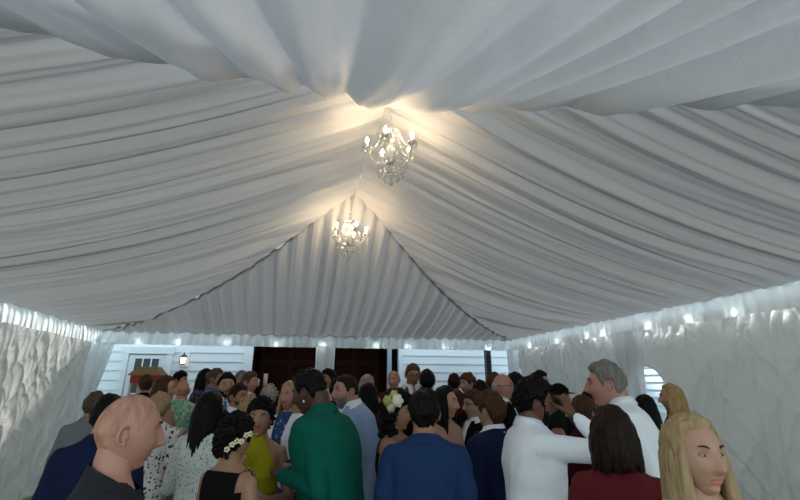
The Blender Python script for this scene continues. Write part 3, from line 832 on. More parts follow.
def hair_mb(style, seed, q):
    mb = MB()
    if style == 'short': mb.merge(hair_cap(seed=seed, q=q))
    elif style == 'shortfade': mb.merge(hair_cap(front=.066, t_top=.022, t_side=.006, amp=.006, seed=seed, q=q, quiff=.01))
    elif style == 'crop': mb.merge(hair_cap(front=.07, t_top=.012, t_side=.007, amp=.003, seed=seed, q=q))
    elif style == 'receding': mb.merge(hair_cap(front=.088, t_top=.010, t_side=.009, amp=.003, seed=seed, q=q))
    elif style == 'full': mb.merge(hair_cap(front=.058, low=-.085, t_top=.026, t_side=.018, amp=.007, seed=seed, q=q))
    elif style == 'quiff': mb.merge(hair_cap(front=.068, t_top=.026, t_side=.012, quiff=.022, amp=.005, seed=seed, q=q))
    elif style == 'fringe': mb.merge(hair_cap(fringe=True, t_top=.006, t_side=.007, amp=.002, seed=seed, q=q))
    elif style == 'stubble': mb.merge(hair_cap(front=.062, low=-.075, t_top=.0006, t_side=.0006, amp=.0002, seed=seed, q=q))
    elif style == 'afro':
        mb.merge(hair_cap(front=.062, low=-.05, t_top=.030, t_side=.010, amp=.006, freq=60, seed=seed, q=q)); curls(mb, 300 if q == 2 else 120, .009, .10, seed, -.02, .064, 1.17)
    elif style == 'curly':
        mb.merge(hair_cap(front=.060, low=-.06, t_top=.022, t_side=.016, amp=.01, seed=seed, q=q)); curls(mb, 260 if q == 2 else 120, .013, .12, seed, -.07, .058, 1.16)
    elif style == 'longcurly':
        mb.merge(hair_cap(front=.055, low=-.09, t_top=.03, t_side=.03, amp=.01, seed=seed, q=q)); curls(mb, 110, .02, .12, seed, -.08, .055, 1.25, 110)
        mb.ell((0,.045,-.1), (.09,.06,.12))
    elif style in ('long', 'longwavy', 'verylong'):
        mb.merge(hair_cap(front=.082, low=-.09, t_top=.016, t_side=.014, amp=.004, seed=seed, q=q))
        L = {'long': .30, 'longwavy': .27, 'verylong': .40}[style]; wv = .010 if style == 'longwavy' else .004
        locks(mb, 34 if q == 2 else 24, L, wv, .08, seed=seed, r0=.016, flare=.012)
        rg = []
        for k in range(8):
            t = k/7; z = .02 - (L-.03)*t; rg.append([(math.cos(2*PI*j/20)*(.078+.012*t), .038+math.sin(2*PI*j/20)*(.058-.012*t), z) for j in range(20)])
        mb.loft(rg)
    elif style == 'bob':
        mb.merge(hair_cap(front=.058, low=-.10, t_top=.024, t_side=.024, amp=.004, seed=seed, q=q))
        locks(mb, 30, .165, .004, .08, seed=seed, r0=.019, flare=.012, a0=1.05, a1=2*PI-1.05)
        mb.loft([[(math.cos(2*PI*j/20)*w, .03+math.sin(2*PI*j/20)*.07, z) for j in range(20)] for z, w in ((.03,.085),(-.04,.098),(-.10,.10),(-.135,.085))])
    elif style == 'bun':
        mb.merge(hair_cap(front=.06, low=-.075, t_top=.014, t_side=.010, amp=.003, seed=seed, q=q))
        mb.ell((0,.115,.035), (.045,.04,.042), 14, 9, 0, lambda p, d: (p[0]+.005*math.sin(d[2]*14+d[0]*9), p[1], p[2]))
    elif style == 'updo':
        mb.merge(hair_cap(front=.06, low=-.075, t_top=.026, t_side=.018, puff=.022, amp=.007, seed=seed, q=q))
        curls(mb, 50, .017, .10, seed, -.03, .06, 1.28)
    return mb

M_collar_w = mat('white_cotton', srgb(225,230,240), .7, bump=.1, bscale=90)
FAB = {}
def fab(name):
    T_ = {'white': srgb(240,243,250), 'navy': srgb(22,30,62), 'black': srgb(10,9,12), 'charcoal': srgb(40,40,46), 'greysuit': srgb(62,60,64), 'green': srgb(6,92,76), 'bluepolo': srgb(30,54,92),
          'lightblue': srgb(150,172,206), 'maroon': srgb(74,20,28), 'wine': srgb(92,28,34), 'mustard': srgb(150,138,22), 'cream': srgb(210,200,180), 'khaki': srgb(120,105,80), 'darkblue': srgb(28,44,84),
          'beige': srgb(170,140,118), 'grey': srgb(120,122,128), 'jean': srgb(50,62,92)}
    if name in T_: return mat('cloth_'+name, T_[name], .85, bump=.25, bscale=70, spec=.15)
    if name == 'floral_bw': return print_mat('cloth_black_white_floral', srgb(224,222,220), [srgb(30,32,48), srgb(60,60,80), srgb(25,25,35)], 34, .36)
    if name == 'speckle': return print_mat('cloth_white_speckled', srgb(214,220,214), [srgb(40,60,70), srgb(90,110,100), srgb(60,60,60)], 60, .30)
    if name == 'hawaii': return print_mat('cloth_green_leaf_print', srgb(118,172,148), [srgb(165,200,165), srgb(70,135,115), srgb(195,205,165)], 26, .45)
    if name == 'bluefloral': return print_mat('cloth_blue_floral', srgb(36,60,120), [srgb(200,210,235), srgb(90,120,190), srgb(20,30,70)], 26, .34)
    if name == 'fallfloral': return print_mat('cloth_red_yellow_floral', srgb(150,40,30), [srgb(214,170,50), srgb(180,90,40), srgb(90,20,25)], 16, .48)
    if name == 'darkfloral': return print_mat('cloth_dark_floral', srgb(30,34,58), [srgb(120,130,160), srgb(120,60,70), srgb(60,70,110)], 26, .34)
    if name == 'gingham': return print_mat('cloth_blue_patterned', srgb(50,80,140), [srgb(150,170,205), srgb(30,50,90)], 40, .36)

def person(px, ytop, d, face, label, sex='m', hair='short', hc='black', sk='light', top='shirt', tc='white', under=None, bottom='trousers', bc='charcoal',
           pl='down', pr='down', q=0, tie=None, hy=0, hp=0, lean=(0,0), glasses=False, beard=None, width=1.0, extra=(), group=None, head_scale=1.0, drop=.022):
    fem = sex == 'f'; vox = {0: .016, 1: .012, 2: .009}[q]
    P = at(px, ytop, d)
    hs = 1.0*head_scale
    tt = {'bald': 0, 'stubble': .001, 'fringe': .0, 'crop': .012, 'receding': .010, 'short': .02, 'shortfade': .03, 'full': .032, 'quiff': .03, 'afro': .045, 'curly': .05, 'longcurly': .045, 'bob': .024, 'updo': .03, 'bun': .014}.get(hair, .018)
    stat = P.z                                   # top of the hair
    sc = stat/(1.752 + tt - drop)
    # lean: world shift of the head relative to the feet
    th = math.radians(face) - math.atan2(P.x, d)      # face is the turn away from looking at the photographer
    lw = Vector((lean[0], lean[1])); ll = Vector((lw.x*math.cos(-th) - lw.y*math.sin(-th), lw.x*math.sin(-th) + lw.y*math.cos(-th)))/sc
    rootp = (P.x - lean[0], d - lean[1], 0)
    root = empty('person', rootp, th); tag(root, label, 'person', group)
    def bend(p):
        x, y, z = p; t = max(0, z-.9)/.72; t = min(t, 1.05); k = t**1.4
        return (x + ll.x*k, y + ll.y*k, z)
    def put(name, mb, m, parent=root, smooth=True, bendit=True):
        o = MB(); o.v = [tuple(c*sc for c in (bend(p) if bendit else p)) for p in mb.v]; o.f = mb.f; o.m = mb.m
        return obj(name, o, m, parent, smooth)
    hc0 = Vector((ll.x, -.012+ll.y-(drop-.022)*.5, 1.635-drop))
    HM = Matrix.Translation(hc0 - Vector((0,0,.09))) @ Euler((math.radians(hp), 0, math.radians(hy)), 'XYZ').to_matrix().to_4x4() @ Matrix.Translation((0,0,.09)) @ Matrix.Scale(hs, 4)
    b = MB(); b.merge(body_mb(fem, pl, pr, vox, width)); b.v = [bend(p) for p in b.v]
    b.merge(get_head(q, hair not in ('long','longwavy','verylong','bob','curly','longcurly')), HM)
    put('body', b, [skin(sk), lipm(sk), M_eye, M_iris, hairm('black' if hc in ('black',) else 'greybrown' if hc in ('grey','silver','white') else 'brown')], bendit=False)
    def headpart(name, mb, m, smooth=True):
        o = MB(); o.merge(mb, HM); return put(name, o, m, smooth=smooth, bendit=False)
    if hair != 'bald': headpart('hair', hair_mb(hair, px, q), hairm(hc))
    if beard:
        mb = MB(); rings = []
        for i in range(22):
            ph = -PI/2+.05 + (PI*.47)*i/21; rg = []
            for j in range(40):
                a = 2*PI*j/40; dd = (math.cos(ph)*math.cos(a), math.cos(ph)*math.sin(a), math.sin(ph)); p = head_point(dd)
                az = az_of(p); m = 1 if az < 1.3 else 0
                if p[2] > -.046 and az < .70: m = 0
                if p[2] > -.035 and az < 1.12: m = 0
                if az < .28 and -.078 < p[2] < -.055: m = 0
                m *= max(0, min(1, (1.45-az)/.1))
                t = .0032*m - .006*(1-m) + .0015*noise.noise((p[0]*120, p[1]*120, p[2]*120))
                rg.append((p[0]+dd[0]*t, p[1]+dd[1]*t, p[2]+dd[2]*t))
            rings.append(rg)
        mb.loft(rings); headpart('beard', mb, hairm(beard))
    if glasses:
        mb = MB()
        for sx in (-1, 1):
            mb.tube([(sx*.032+.023*math.cos(t)*1.05, -.096+.05*abs(math.cos(t)*.023)*sx*0, .010+.017*math.sin(t)) for t in [2*PI*k/16 for k in range(17)]], .0019, 6)
            mb.tube([(sx*.055,-.095,.014),(sx*.076,-.085,.014),(sx*.086,-.03,.014),(sx*.088,.02,.010),(sx*.084,.035,-.006)], .0026, 6)
        mb.tube([(-.009,-.096,.013),(0,-.100,.016),(.009,-.096,.013)], .002, 6)
        headpart('glasses', mb, M_black)
    # clothing
    if under: put('shirt', garment_mb('undershirt', fem, pl, pr, vox, width), fab(under))
    g = put({'jacket': 'jacket', 'cardigan': 'cardigan', 'shirt': 'shirt', 'tee': 'top', 'blouse': 'blouse', 'dress': 'dress', 'halter': 'dress', 'strapless': 'dress'}[top], garment_mb(top, fem, pl, pr, vox, width), fab(tc))
    def collar(m, r=0.0, z=1.497, hgt=.036):
        mb = MB(); rings = []
        for rr, zz in ((.070+r, z-.02), (.066+r, z+hgt*.4), (.0635+r, z+hgt*.8), (.068+r, z+hgt*.75), (.078+r, z+hgt*.2), (.088+r, z-.016)):
            rings.append([(math.cos(t)*rr*1.05, .010+math.sin(t)*rr, zz - .018*max(0, -math.sin(t)) + .008*max(0, math.sin(t))) for t in [-PI/2+.18 + (2*PI-.36)*k/30 for k in range(31)]])
        mb.loft(rings, False, closed=False)
        return put('collar', mb, m, parent=g)
    if top == 'shirt' : collar(fab(tc) if tc != 'white' else M_collar_w)
    if top == 'tee' and tc == 'bluepolo': collar(fab(tc), .004, 1.488, .03)
    if top == 'jacket':
        if under: collar(fab(under), .001, 1.497, .045)
        mb = MB()
        for sx in (-1, 1):                       # lapels
            mb.loft([[(sx*(x+o), -(y), z), (sx*(x+o+w), -(y-.02), z), (sx*(x+o+w), -(y-.026), z-.002), (sx*(x+o), -(y-.008), z-.002)] for x, o, w, y, z in
                     ((.0,.004,.012,.150,1.09),(.022,.004,.045,.153,1.2),(.045,.004,.055,.152,1.32),(.062,.002,.045,.128,1.42),(.074,.0,.02,.085,1.49))], True)
        fixn(put('lapels', mb, fab(tc), parent=g, smooth=False))
    if tie:
        mb = MB(); mb.loft([[(-w,-y,z),(w,-y,z),(w,-y+.008,z),(-w,-y+.008,z)] for z, w, y in ((1.478,.018,.082),(1.455,.014,.098),(1.44,.016,.112),(1.32,.032,.150),(1.2,.040,.146),(1.05,.046,.140),(1.02,.002,.134))])
        fixn(put('tie', mb, mat('tie_'+tie, {'blue': srgb(60,110,170), 'gold': srgb(120,104,62), 'tan': srgb(140,118,96), 'red': srgb(130,40,40)}[tie], .5), smooth=False))
    if top in ('dress', 'halter', 'strapless') or bottom == 'skirt': put('skirt', skirt_mb(.35), fab(tc if bottom != 'skirt' or top in ('dress','halter','strapless') else bc))
    else: put('trousers', trousers_mb(fem, vox), fab(bc))
    for sx in (-1, 1): put('shoe', shoe_mb(sx), M_black if not fem else mat('tan_shoe_leather', srgb(120,90,70), .5), bendit=False)
    # extras
    if 'flowerpins' in extra:
        mb = MB(); cen = MB()
        for i in range(6):
            a = 1.65+ .95*i/5; zz = .035 - .062*i/5 + .01*math.sin(i*2.3); R = .120
            c = Vector((-math.sin(a)*R, -math.cos(a)*R*1.1, zz)); nr = Vector((c.x, c.y, 0)).normalized(); u = Vector((-nr.y, nr.x, 0)); w = Vector((0,0,1))
            for k in range(5):
                t = 2*PI*k/5+i; o = u*math.cos(t)*.010 + w*math.sin(t)*.010; mb.ell(tuple(c+o), (.0075,.0075,.006), 8, 5)
            cen.ell(tuple(c+nr*.006), (.004,.004,.004), 6, 4)
        headpart('hair_flowers', mb, mat('cream_petals', srgb(240,228,196), .6)); headpart('flower_centres', cen, mat('gold_bead', srgb(190,150,60), .3, .6))
    if 'bigflower' in extra:
        for c, R, col in (((-.105,-.035,.085), .048, srgb(244,236,214)), ((-.105,.035,.085), .04, srgb(176,178,92)), ((-.105,.01,.040), .034, srgb(206,200,178)), ((-.07,.0,.125), .034, srgb(196,186,120))):
            mb = MB()
            for lay in range(3):
                for k in range(6):
                    t = 2*PI*k/6+lay*.5; rr = R*(.62-.18*lay)
                    mb.ell((c[0]-.010*lay, c[1]+math.cos(t)*rr, c[2]+math.sin(t)*rr), (R*.18,R*.38,R*.38), 8, 5, 0)
            headpart('hair_flower', mb, mat('petals_%d' % int(col[2]*1000), col, .6))
    if 'cap' in extra:
        mb = MB(); mb.merge(hair_cap(front=.045, low=-.0, t_top=.022, t_side=.018, amp=0, q=1))
        mb.loft([[(x, -.10-L*math.cos(x/.075*1.3), z) for x in [(-.07+.14*k/10) for k in range(11)]] for L, z in ((0,.052),(.07,.044),(.07,.040),(0,.046))], False, closed=False)
        headpart('cap', mb, fab('black'))
    if 'watch' in extra:
        e, w = Vector(ARMS[pr][0]), Vector(ARMS[pr][1]); dd = (e-w).normalized(); c0 = w - dd*.0
        mb = MB(); mb.cap(c0+dd*.018, c0+dd*.035, .032, .034, 14); put('wrist_band', mb, M_black)
    if 'earring' in extra:
        for sx in (-1, 1):
            mb = MB(); mb.ell((sx*.086,.010,-.046), (.005,.005,.008), 8, 6); headpart('earring', mb, mat('pearl', (.8,.78,.72), .25))
    if 'necklace' in extra:
        mb = MB(); mb.tube([(math.cos(t)*.075, -.03+math.sin(t)*.075-.02, 1.46+ -.02*max(0,-math.sin(t))+.03*max(0, math.sin(t))) for t in [2*PI*k/24 for k in range(25)]], .003, 6); put('necklace', mb, mat('gold_chain', srgb(170,130,60), .3, .8))
    return root, sc

PEOPLE = [
 # px, ytop, d, face, label, kwargs
 (129,396,1.62,94,'man with a shaved bald head in profile, nearest the camera at left', dict(hair='stubble',hc='stubble',sk='pink',top='tee',tc='charcoal',q=2,hp=4,head_scale=1.05,lean=(.02,0))),
 (111,393,2.75,170,'person with short black hair directly behind the shaved bald man', dict(hair='short',hc='black',sk='tan',top='shirt',tc='navy')),
 (97,391,4.3,160,'person with short grey-brown hair near the far left drape', dict(hair='short',hc='greybrown',top='shirt',tc='grey')),
 (147,374,6.5,190,'woman in black with her brown hair pinned up, before the popcorn cart', dict(sex='f',hair='bun',hc='brown',top='tee',tc='black',pr='hold')),
 (166,375,4.8,75,'woman with long brown hair in a beige top facing right', dict(sex='f',hair='long',hc='brown',sk='light',top='blouse',tc='beige',pl='hold')),
 (161,391,4.17,165,'woman with a blonde bob in a black and white floral blouse', dict(sex='f',hair='full',hc='ashblonde',top='blouse',tc='floral_bw',pr='hold')),
 (181,370,7.5,60,'dark-haired man in a white shirt under the wall lantern', dict(hair='full',hc='black',sk='light',top='shirt',tc='white',pr='hold')),
 (184,381,5.95,172,'bald man in a green leaf-print shirt at the tall table', dict(hair='fringe',hc='stubble',sk='pink',top='tee',tc='hawaii',width=1.25,pr='hold',pl='hold')),
 (211,391,3.27,140,'woman with long black hair in a white speckled blouse', dict(sex='f',hair='long',hc='black',sk='tan',top='blouse',tc='speckle',q=1,pl='hold')),
 (206,368,7.0,60,'woman with dark hair and a dark floral top below the siding', dict(sex='f',hair='long',hc='black',sk='light',top='blouse',tc='darkfloral')),
 (216,368,6.5,70,'tall man with grey-brown hair and a blue patterned shirt facing right', dict(hair='short',hc='greybrown',sk='tan',top='shirt',tc='gingham',pl='hold')),
 (228,372,5.1,5,'dark-haired bearded man in navy jacket and blue tie facing the camera', dict(hair='short',hc='black',sk='light',top='jacket',tc='navy',under='white',tie='blue',beard='darkbrown',q=1)),
 (239,383,4.75,48,'bearded man with brown hair in a dark suit and open white collar', dict(hair='short',hc='darkbrown',sk='tan',top='jacket',tc='black',under='white',beard='greybrown',q=1,pr='hold')),
 (242,370,7.2,20,'man with short grey hair behind, left of the dark doorway', dict(hair='short',hc='grey',top='shirt',tc='grey')),
 (250,371,6.07,65,'man with greying hair in a dark blue suit by the dark doorway', dict(hair='short',hc='greybrown',sk='pink',top='jacket',tc='darkblue',under='white')),
 (237,408,2.51,135,'woman with curly black hair and small cream flower pins', dict(sex='f',hair='curly',hc='black',sk='olive',top='dress',tc='black',q=2,extra=('flowerpins',),pl='chest')),
 (263,393,3.12,-10,'woman with short curly black hair in a mustard halter dress', dict(sex='f',hair='curly',hc='black',sk='olive',top='halter',tc='mustard',q=2,pl='hold',pr='chest',head_scale=1.0)),
 (250,398,3.75,170,'woman with light blonde curls behind the flower pinned woman', dict(sex='f',hair='updo',hc='blonde',top='blouse',tc='cream')),
 (270,385,5.52,165,'woman with swept-up silver hair in front of the dark doorway', dict(sex='f',hair='updo',hc='silver',top='blouse',tc='navy')),
 (292,380,4.25,-38,'blonde woman in a white cardigan over a blue floral dress', dict(sex='f',hair='longwavy',hc='blonde',sk='pink',top='cardigan',tc='white',under='bluefloral',q=1,pl='hold',pr='hold',bottom='skirt',bc='bluefloral')),
 (318,366,2.9,-114,'man with short black hair in a loose green shirt, head bowed', dict(hair='shortfade',hc='black',sk='dark',top='shirt',tc='green',q=2,hp=14,hy=-6,lean=(-.14,.0),width=1.3,drop=.05,pr='hold',pl='hold',extra=('earring',))),
 (349,374,3.8,-62,'man with grey beard in a light blue jacket facing left', dict(hair='crop',hc='darkbrown',sk='pink',top='jacket',tc='lightblue',under='white',beard='grey',q=1,drop=.05,lean=(-.10,0),pr='hold')),
 (330,368,6.52,-50,'young dark-haired man in white shirt behind the green shirted man', dict(hair='quiff',hc='black',sk='tan',top='shirt',tc='white')),
 (339,376,5.0,150,'black-haired person in black just behind the grey bearded man', dict(hair='full',hc='black',sk='tan',top='tee',tc='black')),
 (305,379,6.00,150,'woman with sandy brown hair between blonde woman and green shirted man', dict(sex='f',hair='updo',hc='brown',top='tee',tc='charcoal')),
 (367,374,6.81,30,'woman with silver-grey hair in cream before the right dark doorway', dict(sex='f',hair='bob',hc='silver',top='cardigan',tc='cream',under='black')),
 (368,382,4.38,170,'woman with long black hair in a maroon dress seen from behind', dict(sex='f',hair='long',hc='black',sk='tan',top='blouse',tc='maroon',bottom='skirt',bc='maroon')),
 (394,371,7.24,-20,'older person with thin pale hair in a wine coloured top', dict(hair='receding',hc='blonde',sk='pink',top='shirt',tc='wine')),
 (396,389,3.28,70,'woman with large cream flowers in her curly black hair', dict(sex='f',hair='longcurly',hc='black',sk='olive',top='dress',tc='black',q=1,extra=('bigflower','necklace'),lean=(.0,0),width=1.1,pl='hold')),
 (412,363,6.14,14,'tall man with glasses in grey suit before the white siding', dict(hair='short',hc='greybrown',sk='tan',top='jacket',tc='greysuit',under='white',tie='tan',glasses=True,hp=12,q=1)),
 (427,369,5.59,176,'man in black with a neat round black haircut, beside the tall suited man', dict(hair='short',hc='black',sk='tan',top='shirt',tc='black')),
 (424,388,2.60,180,'man with short black hair in a blue polo shirt, back to camera', dict(hair='short',hc='black',sk='tan',top='tee',tc='bluepolo',q=2,width=1.05)),
 (444,385,3.73,52,'woman with long black hair in a strapless red and yellow floral dress', dict(sex='f',hair='long',hc='black',sk='light',top='strapless',tc='fallfloral',q=1,pr='hold',hy=15)),
 (456,389,5.08,175,'woman with a reddish brown bob behind the strapless dress woman', dict(sex='f',hair='bob',hc='auburn',top='tee',tc='black')),
 (454,373,6.82,172,'man with short dark hair in black jacket against the siding', dict(hair='short',hc='darkbrown',sk='tan',top='jacket',tc='black')),
 (468,372,6.18,-58,'man with brown hair in black facing left near the black post', dict(hair='full',hc='brown',sk='light',top='shirt',tc='black',q=1)),
 (480,380,5.63,180,'person with wide black hair seen from behind, right of the left facing man', dict(hair='full',hc='black',sk='tan',top='shirt',tc='black',head_scale=1.05)),
 (474,388,4.20,-60,'man with glasses in black suit facing left behind the navy suited man', dict(hair='full',hc='brown',sk='light',top='jacket',tc='black',under='white',glasses=True,q=1)),
 (490,389,3.22,-128,'man with thick brown hair and navy suit, turned away to the left', dict(hair='full',hc='brown',sk='light',top='jacket',tc='navy',under='white',q=2)),
 (501,374,4.66,72,'bald older man with thick black glasses in black jacket', dict(hair='fringe',hc='white',sk='pink',top='jacket',tc='black',under='white',glasses=True,q=1)),
 (493,372,6.59,120,'person with brown hair just behind the bald man with glasses', dict(hair='short',hc='brown',sk='tan',top='shirt',tc='charcoal')),
 (514,371,5.14,170,'black-haired person behind, left of the large white shirted man', dict(hair='full',hc='black',sk='brown',top='shirt',tc='black')),
 (528,373,2.67,106,'bearded man in a crisp white shirt raising a hand to his mouth', dict(hair='afro',hc='black',sk='brown',top='shirt',tc='white',q=2,pr='mouth',beard='black',extra=('watch',),drop=.045,lean=(.03,0),width=1.15)),
 (538,370,5.58,60,'dark-haired man just behind the curly haired white shirted man', dict(hair='short',hc='black',sk='light',top='shirt',tc='white')),
 (549,392,3.95,-75,'woman with bare shoulders facing the white shirted man', dict(sex='f',hair='long',hc='black',sk='tan',top='strapless',tc='wine',q=1)),
 (557,384,4.7,62,'man in a black cap and black shirt near the right sidewall', dict(hair='crop',hc='black',sk='tan',top='tee',tc='black',q=1,extra=('cap',))),
 (581,394,3.45,150,'woman with short brown hair and a wine coloured jacket', dict(sex='f',hair='full',hc='brown',sk='light',top='blouse',tc='maroon',q=1,pl='chest')),
 (590,387,5.1,75,'person with dark hair facing right, beyond the short brown haired woman', dict(hair='full',hc='black',sk='tan',top='shirt',tc='black')),
 (599,374,5.75,70,'black-haired person mostly hidden by the tall silver haired man', dict(hair='short',hc='black',sk='tan',top='shirt',tc='lightblue')),
 (607,360,2.9,-86,'tall silver-haired man in a white shirt and gold tie facing left', dict(hair='short',hc='grey',sk='pink',top='shirt',tc='white',q=2,tie='gold',drop=.05,lean=(-.13,0),width=1.18)),
 (609,405,2.13,172,'woman with a dark brown bob seen from behind, closest at right', dict(sex='f',hair='bob',hc='darkbrown',sk='tan',top='tee',tc='wine',q=2)),
 (643,394,3.95,150,'woman with long black hair and a navy dress by the arched window', dict(sex='f',hair='long',hc='black',sk='tan',top='blouse',tc='navy',bottom='skirt',bc='navy')),
 (670,383,4.44,-80,'woman with wavy blonde hair in black beside the right sidewall', dict(sex='f',hair='longwavy',hc='blonde',sk='light',top='tee',tc='black',q=1)),
 (684,411,1.56,38,'smiling young woman with straight dark blonde hair, nearest at right', dict(sex='f',hair='verylong',hc='ashblonde',sk='light',top='tee',tc='cream',q=2)),
]
MADE = []
for a in PEOPLE:
    r_, sc_ = person(*a[:5], **a[5]); MADE.append((r_, sc_))
    #print('STAT', a[0], round(sc_*1.75, 2))

# ------------------------------------------------------------------ tall table with food, popcorn cart, candles, cups
def cone_cloth(name_, c, R, H, label, q=(0,0)):
    root = empty('cocktail_table', (c[0], c[1], 0)); tag(root, label, 'table')
    mb = MB(); mb.lathe([(R,H-.03),(R,H-.005)], n=36); mb.lathe([(.03,.03),(.03,H-.03)], n=12); mb.lathe([(.24,0),(.24,.015),(.05,.03)], n=24); obj('table_frame', mb, M_white_metal, root)
    mb = MB()
    def fn(a, b):
        t = 2*PI*a
        if b < .25: rr = (R+.008)*b/.25; z = H+.002
        else:
            k = (b-.25)/.75; f = .016*math.sin(t*10)*k; rr = R+.01 - .07*math.sin(PI*min(1, k*.9)) + f; z = H+.002 - (H-.03)*k
        return (rr*math.cos(t), rr*math.sin(t), z)
    mb.grid(fn, 120, 40); obj('table_cover', mb, mat('lilac_grey_linen', srgb(168,166,186), .8, bump=.15, bscale=120), root)
    return root
tp = at(186, 430, 5.5)
cone_cloth('t', (tp.x, tp.y), .36, 1.2, 'tall round table under a lilac-grey cloth in front of the green printed shirt')
for i, (dx, dy, col) in enumerate(((-.16,-.14,srgb(190,40,50)),(.02,-.2,srgb(224,220,224)),(.17,-.10,srgb(200,60,60)))):
    root = empty('paper_tray', (tp.x+dx, tp.y+dy, 1.204)); tag(root, ['red paper tray at left on the lilac tall table','white paper tray in the middle of the lilac tall table','red paper tray at right on the lilac tall table'][i], 'tray', 'food trays on the tall table')
    mb = MB(); mb.loft([[(-w,-h,z),(w,-h,z),(w,h,z),(-w,h,z)] for w, h, z in ((.05,.035,0),(.07,.05,.04),(.066,.046,.04),(.047,.032,.004))]); fixn(obj('tray', mb, mat('paper_%d' % i, col, .6), root, False))
    mb = MB(); rn = random.Random(i)
    for k in range(26): mb.ell((rn.uniform(-.048,.048), rn.uniform(-.03,.03), .03+rn.uniform(0,.03)), (.012,.011,.010), 7, 5)
    o = obj('popcorn', mb, mat('popcorn', srgb(235,222,196), .7), root); o['kind'] = 'stuff'

# popcorn cart
pc = at(150, 367, 7.6); root = empty('popcorn_cart', (pc.x, pc.y, 0), math.radians(8)); tag(root, 'popcorn cart with tan pitched roof and red band, beside the white door', 'popcorn cart')
Z = pc.z
M_red = mat('red_enamel', srgb(176,22,32), .35); M_tan = mat('tan_roof_panel', srgb(150,128,84), .5); M_cream = mat('cream_enamel', srgb(225,215,195), .45)
mb = MB(); mb.loft([[(-w,-d_,z),(w,-d_,z),(w,d_,z),(-w,d_,z)] for w, d_, z in ((.235,.2,Z-.13),(.235,.2,Z-.12),(.15,.11,Z-.01),(.15,.11,Z))]); fixn(obj('roof', mb, M_tan, root, False))
mb = MB(); mb.box((-.2,-.17,Z-.24),(.2,.17,Z-.13)); obj('sign_band', mb, M_red, root, False)
mb = MB(); mb.box((-.2,-.17,.98),(.2,.17,1.04)); obj('tray_base', mb, M_cream, root, False)
for sx in (-1,1):
    for sy in (-1,1):
        mb = MB(); mb.box((sx*.185-.015,sy*.155-.015,1.04),(sx*.185+.015,sy*.155+.015,Z-.24)); obj('corner_post', mb, M_cream, root, False)
mb = MB(); mb.box((-.17,-.157,1.04),(.17,-.154,Z-.24)); obj('glass_panel', mb, M_pane, root, False)
mb = MB(); mb.lathe([(.06,-.0),(.11,-.06),(.11,-.16),(.03,-.18)], (0,0,Z-.27), 20); obj('kettle', mb, M_chrome, root)
mb = MB(); mb.box((-.19,-.16,.28),(.19,.16,.98)); obj('cart_body', mb, M_red, root, False)
for sx in (-1,1):
    mb = MB(); R_ = .22
    mb.tube([(sx*.28, R_*math.cos(t), .225+R_*math.sin(t)) for t in [2*PI*k/28 for k in range(29)]], .012, 7)
    for k in range(8): t = 2*PI*k/8; mb.tube([(sx*.28,0,.225),(sx*.28,R_*math.cos(t),.225+R_*math.sin(t))], .006, 5)
    mb.tube([(sx*.22,0,.225),(sx*.30,0,.225)], .02, 8); obj('wheel', mb, M_black, root)
for sx in (-1,1):
    mb = MB(); mb.tube([(sx*.2,-.15,0),(sx*.2,-.15,.3)], .014, 8); obj('leg', mb, M_black, root)

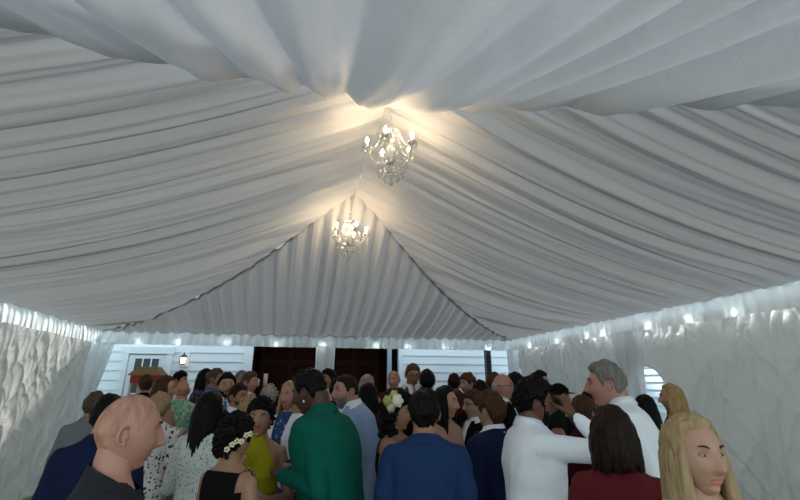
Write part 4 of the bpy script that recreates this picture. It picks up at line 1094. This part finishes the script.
# pillar candles on a tall stand by the dark doorway
sp2 = at(261, 386, 8.6)
root = empty('plant_stand', (sp2.x, sp2.y, 0)); tag(root, 'tall dark stand holding two pillar candles before the left dark doorway', 'stand')
zt2 = sp2.z
mb = MB(); mb.lathe([(.17,zt2-.02),(.17,zt2)], n=24); mb.lathe([(.02,.02),(.02,zt2-.02)], n=10); mb.lathe([(.16,0),(.16,.02)], n=24); obj('stand_frame', mb, M_dw2, root)
for dx, h_, lb in ((-.07,.12,'shorter pale pillar candle on the tall dark stand'),(.07,.21,'taller pale pillar candle on the tall dark stand')):
    root = empty('pillar_candle', (sp2.x+dx, sp2.y, zt2)); tag(root, lb, 'candle')
    mb = MB(); mb.lathe([(.035,0),(.036,h_-.005),(.03,h_),(.004,h_-.004)], n=18); obj('wax', mb, M_candle, root)
    mb = MB(); mb.tube([(0,0,h_-.004),(.001,0,h_+.012)], .0015, 5); obj('wick', mb, M_black, root)

# clear plastic cups in hands
M_cup = mat('clear_plastic_cup', (.92,.95,.95), .1, 0, .7)
def cup(p, label):
    root = empty('plastic_cup', p); tag(root, label, 'cup')
    mb = MB(); mb.lathe([(.001,0),(.026,.0),(.036,.10),(.034,.10),(.024,.004),(.001,.004)], n=18); obj('cup_wall', mb, M_cup, root)
    mb = MB(); mb.lathe([(.0235,.006),(.031,.07)], n=18); obj('drink', mb, mat('pale_drink', srgb(205,215,215), .1, 0, .3), root)

def in_hand(k, side):
    root, sc = MADE[k]; kw = PEOPLE[k][5]; pose = kw.get('pr' if side < 0 else 'pl', 'down'); e, w, fd, pn, cu = ARMS[pose]; sx = -1 if side < 0 else 1
    f = lambda p: Vector((p[0]*(-sx), p[1], p[2]))
    v = f(w) + f(fd).normalized()*.085 + f(pn).normalized()*.04
    return (Matrix.Translation(root.location) @ Euler(root.rotation_euler).to_matrix().to_4x4() @ (v*sc)) - Vector((0,0,.05))
names = {p[4]: i for i, p in enumerate(PEOPLE)}
for key, side, lab in (('mustard', 1, 'clear plastic cup held by the woman in the mustard dress'), ('white cardigan', 1, 'clear plastic cup held by the blonde woman in the white cardigan'), ('loose green', 1, 'clear plastic cup held by the man in the loose green shirt')):
    k = [i for n, i in names.items() if key in n][0]
    cup(in_hand(k, side), lab)


# ------------------------------------------------------------------ light
W = bpy.data.worlds.new('overcast_sky'); S.world = W; W.use_nodes = True
bg = W.node_tree.nodes['Background']; bg.inputs[0].default_value = (.78,.92,1.0,1); bg.inputs[1].default_value = 1.6
sun_d = bpy.data.lights.new('sun', 'SUN'); sun_d.energy = 8.0; sun_d.angle = math.radians(8); sun_d.color = (1,.98,.94)
sun = bpy.data.objects.new('sun', sun_d); COL.objects.link(sun); sun.rotation_euler = (math.radians(-52), 0, math.radians(32))
